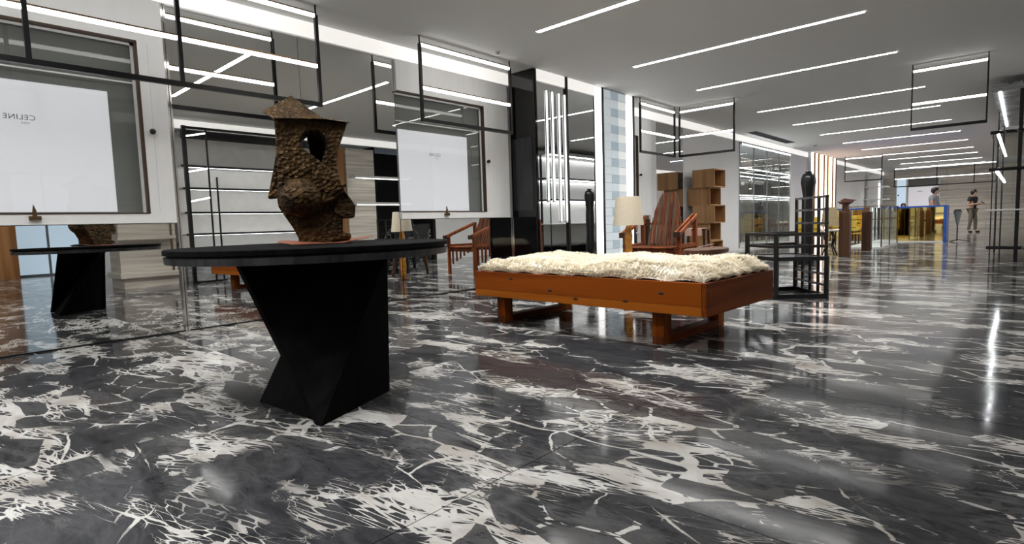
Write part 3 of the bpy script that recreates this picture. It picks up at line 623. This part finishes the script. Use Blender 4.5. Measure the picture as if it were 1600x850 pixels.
bw = Bk-Rr; lean = Vector((0, 0, 0))
def bpnt(u, z): 
    k = (z-.4)/.64 if z > .4 else 0
    return Z(Rr+bw*u+lean*k, z)
for u in (.02, .25, .5, .75, .98): part('back_upright', G().beam(bpnt(u, .04), bpnt(u, .40), .03, .025), 'black_lacquer', lc); part('back_upright', G().beam(bpnt(u, .40), bpnt(u, 1.04), .032 if u in (.02, .98) else .022, .028), 'black_lacquer', lc)
for z in (.13, .24, .52, .63, .76, .90, 1.03): part('back_crossbar', G().beam(bpnt(0, z), bpnt(1, z), .028, .022), 'black_lacquer', lc)
# ================================================================== SLATTED ARMCHAIR
ac = thing('slatted_armchair', 'reddish wooden armchair with tall tapered slat back behind the daybed', 'chair', (-3.60, 6.90, 0), R(6))
def outline(u):            # height of the back's outline at half-width u
    u = abs(u); return 1.22 if u < .10 else (1.22-(u-.10)/.085*.27 if u < .185 else max(.5, .95-(u-.185)/.06*.40))
ns = 9
for k in range(ns):
    u = -.215+.43*k/(ns-1); zt_ = outline(u); y_b, y_t = .12, .12+(zt_-.45)*.28
    hw = .021
    a0, a1 = outline(u-hw), outline(u+hw)
    g = G(); pts = [(u-hw, .43, .12), (u+hw, .43, .12), (u+hw, a1, .12+(a1-.45)*.28), (u-hw, a0, .12+(a0-.45)*.28)]
    g.add([(p[0], p[2], p[1]) for p in pts]+[(p[0], p[2]+.022, p[1]) for p in pts], [(0,1,2,3),(7,6,5,4),(0,4,5,1),(1,5,6,2),(2,6,7,3),(3,7,4,0)])
    part('back_slat', g, 'redwood' if k % 2 else 'oak_dark', ac, False)
part('back_crossbar', G().beam((-.20, .262, .80), (.20, .262, .80), .02, .05), 'redwood_bright', ac, False); part('back_crossbar', G().beam((-.24, .165, .50), (.24, .165, .50), .02, .06), 'redwood', ac, False)
for s in (-1, 1):
    X_ = .37*s
    part('leg', G().beam((X_, -.30, 0), (X_, -.30, .68), .045), 'redwood_bright', ac, False); part('leg', G().beam((X_, .30, 0), (X_, .30, .90), .05), 'redwood_bright', ac, False)
    for dx in (-.03, .03): part('arm_bar', G().beam((X_+dx, -.36, .665), (X_+dx, .31, .90), .022, .04), 'redwood_bright', ac, False)
    part('seat_rail', G().beam((X_, -.34, .505), (X_, .33, .505), .035, .05), 'redwood_bright', ac, False)
    part('arm_block', G().box(X_-.04, X_+.04, -.40, -.33, .62, .69), 'dark_wood', ac, False)
    for k in range(6): part('side_slat', G().beam((X_, -.22+k*.085, .17+.045*k), (X_, -.22+k*.085, .48), .02, .03), 'redwood_bright', ac, False)
    part('back_brace', G().beam((X_*.98, .30, .78), (X_*.55, .225, .80), .02, .03), 'redwood', ac, False)
for y in (-.30, .27): part('crossrail', G().beam((-.37, y, .44), (.37, y, .44), .03, .07), 'redwood', ac, False)
for k in range(7): part('seat_slat', G().box(-.33, .33, -.29+k*.085, -.225+k*.085, .475, .495), 'redwood', ac, False)
part('seat_rope', G().cyl((-.3, -.325, .485), (.3, -.325, .485), .012, n=8), 'redwood_bright', ac, False)
# ---- pale-strapped stool right of it
st = thing('strap_stool', 'small dark wooden stool with pale canvas straps right of the slatted armchair', 'stool', (-3.42, 7.62, 0), R(10))
for a, b in ((-.14, -.13), (.14, -.13), (-.14, .13), (.14, .13)): part('leg', G().beam((a*1.1, b*1.1, 0), (a, b, .68), .028), 'dark_wood', st, False)
for s in (-1, 1): part('top_rail', G().beam((-.16, .13*s, .69), (.16, .13*s, .69), .03, .03), 'dark_wood', st, False); part('end_rail', G().beam((.15*s, -.13, .69), (.15*s, .13, .69), .03, .03), 'dark_wood', st, False)
for k in (-.07, .07): part('strap', G().box(k-.045, k+.045, -.145, .145, .706, .712), 'pale_canvas', st, False); part('strap_drop', G().box(k-.045, k+.045, -.151, -.146, .61, .71), 'pale_canvas', st, False)
# ---- lamp with amber column
lp = thing('floor_lamp', 'floor lamp with cream linen shade on an amber column behind the daybed', 'lamp', (-3.29, 5.56, 0))
c = (-3.29, 5.56, 0)
part('base', G().lathe([(.11, 0), (.11, .02), (.05, .03)], 24, c), 'brass_dark', lp, smooth=False)
part('column', G().lathe([(.045, .03), (.04, .12), (.048, .22), (.04, .32), (.048, .44), (.04, .56), (.046, .68), (.03, .78), (.012, .80)], 20, c), 'amber', lp, smooth=True)
sh = G(); n = 40; vs = []
for r_, z in ((.172, .795), (.135, 1.115), (.132, 1.115), (.169, .795)):
    for k in range(n): vs.append((c[0]+r_*math.cos(2*math.pi*k/n), c[1]+r_*math.sin(2*math.pi*k/n), z))
sh.add(vs, [(i*n+k, i*n+(k+1) % n, ((i+1) % 4)*n+(k+1) % n, ((i+1) % 4)*n+k) for i in range(4) for k in range(n)])
part('lamp_shade', sh, 'linen', lp); part('stem', G().cyl((c[0], c[1], .78), (c[0], c[1], 1.10), .006, n=8), 'brass_dark', lp)
part('spider', G().beam((c[0]-.13, c[1], 1.10), (c[0]+.13, c[1], 1.10), .004), 'brass_dark', lp)
# ---- oblong slab table
ot = thing('slab_table', 'low oblong dark wood slab table on splayed legs between daybed and lattice chair', 'table', (-2.66, 6.2, 0), R(4))
g = G(); pts = [(.20*math.cos(a)*(1+.08*math.sin(2*a+.5)), .42*math.sin(a)) for a in [2*math.pi*k/28 for k in range(28)]]
g.prism(pts, lambda p, t: (p[0], p[1], t), .455, .505); part('top', g, 'stool_wood', ot, False, bev=.008)
for a, b in ((-.10, -.26), (.10, -.24), (0, .28)): part('leg', G().cyl((a*1.5, b*1.25, 0), (a, b, .456), .028, .036, 10), 'stool_wood', ot, False)
bk = thing('folded_paper', 'small folded pinkish paper lying on the low slab table', 'paper', (-2.72, 6.35, .506))
part('lower_leaf', G().box(-2.79, -2.65, 6.28, 6.42, .506, .512), 'pale_canvas', bk)
part('raised_leaf', slab([(-2.79, 6.28, .513), (-2.66, 6.28, .545), (-2.66, 6.42, .545), (-2.79, 6.42, .513)], (0, 0, .004)), 'paper_white', bk)
# ---- oak box tower
ow = thing('box_shelf', 'tall tower of five staggered open oak boxes by the mirrored wall', 'shelf', (-4.95, 11.75, 0))
bh = .375
for k in range(5):
    ox = (.05, -.07)[k % 2] if k else .0; oy = (.0, .06)[k % 2]; bx0, bx1, by0, by1 = -5.28+ox, -4.80+ox, 11.48+oy, 12.05+oy; z0 = k*bh; q = .018
    bo = part('box', G().box(bx0, bx1, by0, by0+q, z0, z0+bh).box(bx0, bx1, by1-q, by1, z0, z0+bh).box(bx0, bx1, by0+q, by1-q, z0, z0+q).box(bx0, bx1, by0+q, by1-q, z0+bh-q, z0+bh), 'oak', ow)
    part('back', G().box(bx0, bx0+.01, by0+q, by1-q, z0+q, z0+bh-q), 'oak_dark', bo)
# ---- black totem
bt = thing('totem', 'slender black carved totem with rounded head behind the lattice chair', 'sculpture', (-2.72, 10.5, 0))
c = (-2.72, 10.5, 0)
part('plinth', G().box(c[0]-.13, c[0]+.13, c[1]-.13, c[1]+.13, 0, .10), 'black_lacquer', bt)
part('figure', G().lathe([(.09, .10), (.10, .3), (.085, .6), (.095, .9), (.09, 1.08), (.082, 1.16), (.10, 1.28), (.118, 1.40), (.112, 1.48), (.085, 1.545), (.05, 1.56)], 24, c), 'black_lacquer', bt, smooth=True)
part('top_knob', G().lathe([(.05, 1.56), (.052, 1.585), (.02, 1.595)], 16, c), 'black_lacquer', bt, smooth=True)
# ---- far lamp on white table
tt = thing('side_table', 'small white-topped side table with thin curled legs under the pleated lamp', 'table', (-3.02, 13.3, 0))
part('top', G().lathe([(.20, .50), (.21, .51), (.21, .53), (.20, .54)], 24, (-3.02, 13.3, 0)), 'white_stone', tt)
for k in range(4):
    a = math.pi/4+k*math.pi/2; dx, dy = math.cos(a), math.sin(a); pr = [(.05, .50), (.12, .36), (.07, .20), (.16, .0)]
    g = G()
    for (ra, za), (rb, zb) in zip(pr, pr[1:]): g.cyl((-3.02+dx*ra, 13.3+dy*ra, za), (-3.02+dx*rb, 13.3+dy*rb, zb), .014, n=8)
    part('leg', g, 'black_metal', tt)
lt = thing('table_lamp', 'table lamp with brown pleated shade on the small white side table', 'lamp', (-3.02, 13.3, .54))
part('foot', G().lathe([(.06, .541), (.05, .56), (.03, .60), (.012, .64)], 16, (-3.02, 13.3, 0)), 'amber', lt)
n = 36; vs = []
for r_, z in ((.165, .60), (.125, 1.0), (.120, 1.0), (.16, .60)):
    for k in range(n): q = 1+(.03 if k % 2 else -.03); vs.append((-3.02+r_*q*math.cos(2*math.pi*k/n), 13.3+r_*q*math.sin(2*math.pi*k/n), z))
part('lamp_shade', G().add(vs, [(i*n+k, i*n+(k+1) % n, ((i+1) % 4)*n+(k+1) % n, ((i+1) % 4)*n+k) for i in range(4) for k in range(n)]), 'linen_dark', lt)
part('stem', G().cyl((-3.02, 13.3, .63), (-3.02, 13.3, .98), .008, n=8), 'brass_dark', lt)
single('dark_stele', G().box(-2.93, -2.83, 13.65, 13.75, .12, .92).box(-2.92, -2.90, 13.66, 13.68, 0, .12).box(-2.86, -2.84, 13.66, 13.68, 0, .12).box(-2.89, -2.87, 13.72, 13.74, 0, .12), 'dark_wood', 'dark narrow wooden cabinet stele on thin feet right of the pleated lamp', 'stele')
# ---- carved posts
p1 = thing('carved_post', 'dark square wooden post with a winged carved bowl on top', 'post', (-2.62, 12.75, 0))
part('shaft', G().box(-2.71, -2.53, 12.66, 12.84, 0, .89), 'dark_wood', p1, bev=.01); part('neck', G().cyl((-2.62, 12.75, .89), (-2.62, 12.75, 1.03), .07, .06, 14), 'stool_wood', p1)
part('bowl', G().lathe([(.05, 1.03), (.11, 1.06), (.15, 1.10), (.13, 1.10), (.06, 1.07)], 20, (-2.62, 12.75, 0)), 'leaf_bowl', p1, smooth=True); part('wing', G().prism([(.0, 1.07), (.20, 1.12), (.06, 1.14), (-.02, 1.16), (-.10, 1.12)], lambda p, t: (-2.62+p[0], 12.75+t, p[1]), -.02, .02), 'leaf_bowl', p1)
p2 = thing('carved_post', 'dark square wooden post with a pale cap in front of the glass case', 'post', (-2.62, 14.85, 0))
part('shaft', G().box(-2.71, -2.53, 14.76, 14.94, 0, .89), 'dark_wood', p2, bev=.01); part('cap', G().box(-2.67, -2.57, 14.80, 14.90, .89, .99), 'stool_wood', p2)
# ---- glass case
gc = thing('glass_case', 'large clear glass showcase with thin dark frame on a white base', 'showcase', (-2.9, 17.2, 0))
ax0, ax1, ay0, ay1, ah = -3.3, -2.52, 16.0, 18.3, 1.02
part('base', G().box(ax0, ax1, ay0, ay1, 0, .03), 'white_stone', gc)
for x in (ax0, ax1):
    for y in (ay0, ay1): part('upright', G().box(x-.012, x+.012, y-.012, y+.012, .03, ah), 'dark_wood', gc)
part('upright', G().box(ax1-.012, ax1+.012, 17.1, 17.124, .03, ah), 'dark_wood', gc)
for z in (ah, .70):
    part('rail', G().box(ax0, ax1, ay0-.008, ay0+.008, z-.01, z+.01), 'brass_dark', gc); part('rail', G().box(ax1-.008, ax1+.008, ay0, ay1, z-.01, z+.01), 'brass_dark', gc)
part('glass_front', G().box(ax0+.012, ax1-.012, ay0-.002, ay0+.002, .03, ah-.01), 'clear_glass', gc); part('glass_side', G().box(ax1-.002, ax1+.002, ay0+.012, ay1-.012, .03, ah-.01), 'clear_glass', gc)
part('inner_shelf', G().box(ax0+.02, ax1-.02, ay0+.02, ay1-.02, .34, .35), 'tinted_glass', gc)
part('silver_back', G().box(ax0+.02, ax1-.02, ay1-.03, ay1-.02, .03, ah-.02), 'mirror', gc)
# ---- gold counter
gm = thing('gold_counter', 'long counter with gold mirrored front, blue top edge and blue end', 'counter', (-3.0, 19.5, 0))
part('mirror_front', G().box(-4.55, -1.62, 19.40, 19.41, .03, .97), 'gold_mirror', gm); part('body', G().box(-4.55, -1.62, 19.41, 20.0, 0, .97), 'oak_dark', gm)
part('blue_top', G().box(-4.6, -1.55, 19.36, 20.02, .97, 1.015), 'blue_enamel', gm); part('blue_end', G().box(-1.62, -1.55, 19.36, 20.02, 0, .97), 'blue_enamel', gm); part('plinth', G().box(-4.55, -1.62, 19.37, 19.40, 0, .03), 'white_stone', gm)
for k in range(4): part('joint', G().box(-4.0+k*.6, -3.99+k*.6, 19.396, 19.40, .03, .97), 'brass_dark', gm)
cs = thing('cone_stand', 'dark inverted cone on a thin tripod stand right of the blue counter end', 'stand', (-1.33, 19.6, 0))
part('cone', G().lathe([(.02, .45), (.09, .80), (.11, .84)], 18, (-1.33, 19.6, 0)), 'grey_metal', cs); part('pole', G().cyl((-1.33, 19.6, 0.02), (-1.33, 19.6, .46), .015, n=8), 'bolt_black', cs); part('top', G().box(-1.40, -1.26, 19.53, 19.67, .84, .88), 'bolt_black', cs)
for k in range(3): a = k*2.09; part('foot', G().beam((-1.33, 19.6, .06), (-1.33+.28*math.cos(a), 19.6+.28*math.sin(a), .012), .02), 'bolt_black', cs)
# furniture that the gold front mirrors
def bench_seat(x, y, label, mat):
    s = thing('small_armchair', label, 'chair', (x, y, 0), R(180))
    part('seat', G().box(-.28, .28, -.26, .26, .36, .46), mat, s, False, bev=.02); part('backrest', G().box(-.28, .28, .2, .28, .46, .80), mat, s, False, bev=.02)
    for sx_ in (-.25, .25):
        for sy_ in (-.22, .22): part('leg', G().beam((sx_, sy_, 0), (sx_, sy_, .37), .035), 'dark_wood', s, False)
        part('arm', G().box(sx_-.03, sx_+.03, -.24, .22, .56, .60), 'dark_wood', s, False)
bench_seat(-4.5, 17.6, 'small yellow upholstered armchair before the gold counter, nearest the striped wall', 'yellow_cloth')
bench_seat(-3.75, 18.5, 'small yellow upholstered armchair before the gold counter, behind the glass case', 'yellow_cloth')
# ================================================================== RIGHT SIDE
# ---- long lit shelving with marble shelves (its near end shows at the right edge)
rs = thing('marble_shelving', 'tall glass-fronted shelving with marble shelves and light strips at the right edge', 'shelving', (.0, 14.6, 0))
SZ = [(.20, .25, 'black_marble'), (.82, .845, 'white_stone'), (1.46, 1.51, 'black_marble'), (2.05, 2.10, 'black_marble'), (2.72, 2.80, 'shelf_marble')]
part('white_back', G().box(.395, .418, 12.0, 17.2, 0.02, 2.78), 'white_paint', rs)
for z0, z1, mt in SZ:
    sh = part('shelf', G().box(-.44 if z0 != .82 else -.46, .394, 12.0, 17.2, z0, z1), mt, rs, bev=.006)
    if z0 > .5 and z0 != .82: part('shelf_light', G().box(-.36, -.325, 12.1, 17.1, z0-.014, z0), 'led_shelf', sh); part('shelf_light', G().box(.30, .33, 12.1, 17.1, z0-.022, z0), 'led_frame', sh)  # the rear strip is added to brighten the white back
g = G(); random.seed(5)
for k in range(26): x = -.44+k*.033; h = random.uniform(.0, .035); g.box(x, x+.033, 12.0, 12.3, 2.801, 2.803+h)
part('rough_edge', g, 'shelf_marble', rs)
part('post', G().box(-.10, -.05, 12.02, 12.07, .0, 2.72), 'black_metal', rs); part('post', G().box(-.40, -.385, 12.02, 12.05, .0, 2.05), 'black_metal', rs); part('post', G().box(-.40, -.37, 17.1, 17.14, .0, 2.72), 'black_metal', rs)
part('post', G().box(-.42, -.39, 14.5, 14.54, .0, 2.72), 'black_metal', rs)
part('glass_end', G().box(-.385, -.10, 12.03, 12.036, .25, 2.05), 'clear_glass', rs); part('foot', G().box(.05, .38, 12.3, 17.0, 0, .20), 'dark_gap', rs)
# ---- black-framed rack seen in the mirror
br = thing('floor_rack', 'black-framed floor rack with short light bars, seen in the mirror right of the chrome post', 'rack', (.1, 3.7, 0))
part('post', G().box(.06, .12, 3.48, 3.54, 0, 2.77), 'black_metal', br); part('thin_post', G().box(.04, .065, 3.85, 3.875, 0, 2.72), 'black_metal', br); part('thin_post', G().box(.15, .175, 4.02, 4.045, 0, 1.9), 'black_metal', br)
part('top_rail', G().box(.05, .10, 3.54, 5.2, 2.72, 2.76), 'black_metal', br)
for z in (2.64, 2.02, 1.5): part('light_bar', G().beam((.09, 3.54, z-.05), (.055, 3.85, z+.02), .024), 'led_frame', br)
part('foot_rail', G().box(.05, .11, 3.48, 4.05, 0, .03), 'black_metal', br)
# ---- white shelf wall behind it
ws = thing('white_shelving', 'white wall shelving with dark shelf edges, seen in the mirror behind the rack', 'shelving', (.8, 5.2, 0))
part('back', G().box(.985, 1.0, 3.6, 6.6, .35, 2.7), 'white_stone', ws)
for z in (.86, 1.26, 1.71, 2.12): 
    s = part('shelf', G().box(.62, .985, 3.6, 6.55, z, z+.025), 'white_stone', ws); part('shelf_edge', G().box(.60, .62, 3.6, 6.55, z-.01, z+.03), 'black_metal', s); part('shelf_light', G().box(.622, .632, 3.7, 6.5, z-.012, z-.002), 'led_shelf', s)
part('glow_panel', G().box(.97, .984, 3.6, 6.6, 2.2, 2.42), 'led_cove_soft' if 'led_cove_soft' in M else 'white_stone', ws)
part('low_cabinet', G().box(.7, .985, 3.6, 6.55, 0, .35), 'shelf_marble', ws)
part('canopy', G().box(.55, .985, 3.6, 6.55, 2.70, 2.76), 'ceiling_paint', ws); part('canopy_edge', G().box(.53, .55, 3.6, 6.55, 2.62, 2.76), 'black_metal', ws)
# ---- travertine stand
tv = thing('travertine_stand', 'travertine display stand with two ledges and bronze posts, seen in the low mirror', 'stand', (.9, 2.95, 0))
part('plinth', G().box(.58, 1.4, 2.56, 3.4, 0, .18), 'travertine', tv); part('low_ledge', G().box(.50, 1.4, 2.5, 3.42, .18, .27), 'travertine', tv); part('back_slab', G().box(.72, 1.4, 2.56, 3.44, .27, 1.9), 'travertine', tv); part('upper_ledge', G().box(.50, .72, 2.5, 3.42, .84, .90), 'travertine', tv)
part('bronze_post', G().box(.50, .53, 3.30, 3.33, .27, .84), 'brass_dark', tv); part('bronze_post', G().box(.50, .53, 3.30, 3.33, .90, 1.9), 'brass_dark', tv)
# ---- entrance bay
d = struct('door_1', G().box(8.52, 8.6, 2.02, 3.4, 0, 2.6), 'grey_metal', 'bright glazed entrance door seen in the low mirror')
part('glass_leaf', G().box(8.505, 8.52, 2.06, 2.68, .05, 2.55), 'daylight_glass', d); part('glass_leaf', G().box(8.505, 8.52, 2.74, 3.36, .05, 2.55), 'daylight_glass', d)
single('oak_screen', G().box(7.6, 7.68, 1.25, 1.98, 0, 2.5).box(7.59, 7.6, 1.6, 1.61, 0, 2.5), 'oak_panel', 'tall oak screen panel by the entrance, seen at the left edge of the low mirror', 'screen')
# ---- travertine column with lit ledges and dark recess
tc_ = thing('travertine_column', 'pale travertine column with lit ledges, seen in the mirror right of the sculpture', 'column', (.7, 7.3, 0))
part('shaft', G().box(.5, 1.0, 6.93, 7.66, 0, 2.7), 'travertine', tc_)
for z in (2.03, 1.43): part('ledge', G().box(.28, .5, 7.0, 8.6, z, z+.05), 'white_stone', tc_); part('ledge_light', G().box(.30, .33, 7.05, 8.55, z-.012, z-.001), 'led_frame', tc_)
single('oak_reveal', G().box(.55, .9, 6.74, 6.92, 0, 2.72), 'oak_panel', 'oak panel strip left of the travertine column, seen in the mirror', 'panel')
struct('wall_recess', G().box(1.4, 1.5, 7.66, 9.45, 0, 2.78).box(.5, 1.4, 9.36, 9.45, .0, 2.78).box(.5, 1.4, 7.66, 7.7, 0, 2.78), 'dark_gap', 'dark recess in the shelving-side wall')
single('marble_bench', G().box(.55, 1.35, 7.75, 9.3, 0, .95).box(.53, .55, 7.75, 9.3, .05, .93), 'black_marble', 'black veined marble counter block in the dark recess, seen in the low mirror', 'counter', bev=.01)
# ---- far shelving by end wall
fs = thing('far_shelving', 'pale freestanding shelf column with lit shelves before the travertine end wall', 'shelf', (-5.0, 30.0, 0))
part('core', G().box(-5.25, -4.85, 29.9, 30.3, 0, 2.6), 'panel_white', fs); part('light_strip', G().box(-4.85, -4.80, 29.88, 29.92, .3, 2.2), 'led_column', fs)
for z in (.9, 1.45, 2.0): part('shelf', G().box(-5.5, -4.5, 29.7, 30.4, z, z+.05), 'white_stone', fs); part('post', G().box(-5.48, -5.44, 29.72, 29.76, z-.5, z), 'grey_metal', fs)

# ================================================================== PEOPLE
def skin_obj(name, pts, edges, rad, mat, parent, sub=2):
    me = bpy.data.meshes.new(name); me.from_pydata(pts, edges, []); o = bpy.data.objects.new(name, me); COL.objects.link(o); o.parent = parent
    md = o.modifiers.new('skin', 'SKIN'); md.use_smooth_shade = True
    if not me.skin_vertices: 
        bpy.context.view_layer.objects.active = o
    sv = me.skin_vertices[0].data
    for k, r_ in enumerate(rad): sv[k].radius = (r_, r_) if not isinstance(r_, tuple) else r_
    sv[0].use_root = True
    o.modifiers.new('sub', 'SUBSURF').levels = sub; o.modifiers['sub'].render_levels = sub
    me.materials.append(M[mat]); return o
def person(loc, rz, label, shirt, trousers, h=1.63, pose='phone', skin='skin'):
    k = h/1.70; p = thing('person', label, 'person', loc, rz)
    S_ = lambda q: [tuple(c*k for c in v) for v in q]
    J = {'pelvis': (0, .0, .93), 'waist': (0, .0, 1.08), 'chest': (0, .0, 1.28), 'neck0': (0, -.01, 1.42), 'neck': (0, -.03, 1.49), 'head': (0, -.06, 1.57), 'crown': (0, -.05, 1.655), 'chin': (0, -.115, 1.515)}
    for s, n_ in ((-1, 'l'), (1, 'r')):
        J['sh'+n_] = (.17*s, 0, 1.38); J['hip'+n_] = (.075*s, 0, .88); J['kn'+n_] = (.10*s, -.03-.03*s, .49); J['an'+n_] = (.11*s, .0-.06*s, .08); J['toe'+n_] = (.13*s, -.17-.06*s, .03)
        if pose == 'phone': J['el'+n_] = (.23*s, .03, 1.10); J['wr'+n_] = (.13*s, -.24, 1.14); J['ha'+n_] = (.09*s, -.31, 1.17)
        else: J['el'+n_] = (.24*s, -.05, 1.12); J['wr'+n_] = (.20*s, -.26, 1.00); J['ha'+n_] = (.18*s, -.33, .98)
    order = list(J); pts = S_([J[o_] for o_ in order]); ix = {n_: i for i, n_ in enumerate(order)}
    E_ = [('pelvis', 'waist'), ('waist', 'chest'), ('chest', 'neck0'), ('neck0', 'neck'), ('neck', 'head'), ('head', 'crown'), ('head', 'chin')]
    for n_ in 'lr': E_ += [('chest', 'sh'+n_), ('sh'+n_, 'el'+n_), ('el'+n_, 'wr'+n_), ('wr'+n_, 'ha'+n_), ('pelvis', 'hip'+n_), ('hip'+n_, 'kn'+n_), ('kn'+n_, 'an'+n_), ('an'+n_, 'toe'+n_)]
    RD = {'pelvis': .115, 'waist': .115, 'chest': .13, 'neck0': .07, 'neck': .05, 'head': .085, 'crown': .06, 'chin': .045, 'sh': .06, 'el': .04, 'wr': .028, 'ha': .022, 'hip': .075, 'kn': .058, 'an': .04, 'toe': .032}
    rad = [RD.get(o_, RD.get(o_[:-1]))*k for o_ in order]
    skin_obj('body', pts, [(ix[a], ix[b]) for a, b in E_], rad, skin, p)
    def sub(name, names, edges, grow, mat, ends=()):
        idx = {n_: i for i, n_ in enumerate(names)}
        q = [J[n_] if isinstance(n_, str) and n_ in J else n_ for n_ in names]
        return skin_obj(name, S_(q), [(idx[a], idx[b]) for a, b in edges], [(RD.get(n_, RD.get(n_[:-1]))+grow)*k for n_ in names], mat, p)
    J['sll'] = tuple((a*.45+b*.55) for a, b in zip(J['shl'], J['ell'])); J['slr'] = tuple((a*.45+b*.55) for a, b in zip(J['shr'], J['elr'])); RD['sl'] = .056
    sub('shirt', ['waist', 'chest', 'neck0', 'pelvis', 'shl', 'shr', 'sll', 'slr'], [('waist', 'chest'), ('chest', 'neck0'), ('waist', 'pelvis'), ('chest', 'shl'), ('chest', 'shr'), ('shl', 'sll'), ('shr', 'slr')], .018, shirt)
    sub('trousers', ['pelvis', 'hipl', 'hipr', 'knl', 'knr', 'anl', 'anr'], [('pelvis', 'hipl'), ('pelvis', 'hipr'), ('hipl', 'knl'), ('hipr', 'knr'), ('knl', 'anl'), ('knr', 'anr')], .012, trousers)
    for n_ in 'lr': skin_obj('shoe', S_([J['an'+n_][:2]+(.045,), J['toe'+n_][:2]+(.035,)]), [(0, 1)], [.05*k, .045*k], 'shoe_dark', p)
    random.seed(2); g = G(); g.ball((0, -.03*k, 1.60*k), .108*k, 20, (1, 1.08, 1.02))
    g.v = [v*(1+random.uniform(-.012, .012)) for v in g.v]; g.v = [Vector((v.x, max(v.y, -.125*k) if v.z > 1.60*k else max(v.y, -.045*k), v.z)) for v in g.v]
    part('hair', g, 'hair_dark', p, False, smooth=True)
    part('nose', G().ball((0, -.155*k, 1.555*k), .012*k, 8, (.8, 1, 1.2)), skin, p, False, smooth=True)
    for s in (-1, 1):
        part('eye', G().ball((.032*s*k, -.142*k, 1.58*k), .008*k, 8), 'hair_dark', p, False, smooth=True)
        hn = 'l' if s < 0 else 'r'; H_ = Vector(J['ha'+hn])*k
        for f_ in range(4): part('finger', G().cyl(H_+Vector(((-.018+.012*f_)*k, 0, .0)), H_+Vector(((-.018+.012*f_-.01*s)*k, (-.055+.006*abs(f_-1.5))*k, .018*k)), .0075*k, .006*k, 8), skin, p, False, smooth=True)
        part('thumb', G().cyl(H_+Vector((-.02*s*k, .01*k, .005)), H_+Vector((-.045*s*k, -.03*k, .03*k)), .009*k, .007*k, 8), skin, p, False, smooth=True)
    return p
pa = person((-1.46, 28.0, 0), R(62), 'person in black shirt and khaki trousers standing and looking at a phone', 'shirt_black', 'trouser_khaki', 1.63, 'phone')
single('phone', G().box(-.035, .035, -.005, .005, -.07, .07), 'bolt_black', 'dark phone held by the standing person', 'phone')
ph_ = bpy.data.objects['phone']; ph_.rotation_euler = (R(-50), 0, R(62)); d_ = Matrix.Rotation(R(62), 3, 'Z') @ Vector((0, -.345, 1.135)); ph_.location = Vector((-1.46, 28.0, 0))+d_
person((-1.98, 20.75, 0), R(75), 'person with dark hair leaning behind the blue end of the gold counter', 'shirt_grey', 'trouser_khaki', 1.56, 'lean', 'skin_tan')
person((-3.05, 23.2, 0), R(20), 'person whose dark hair just shows above the gold counter, sitting farther back', 'shirt_black', 'trouser_khaki', 1.16, 'lean')
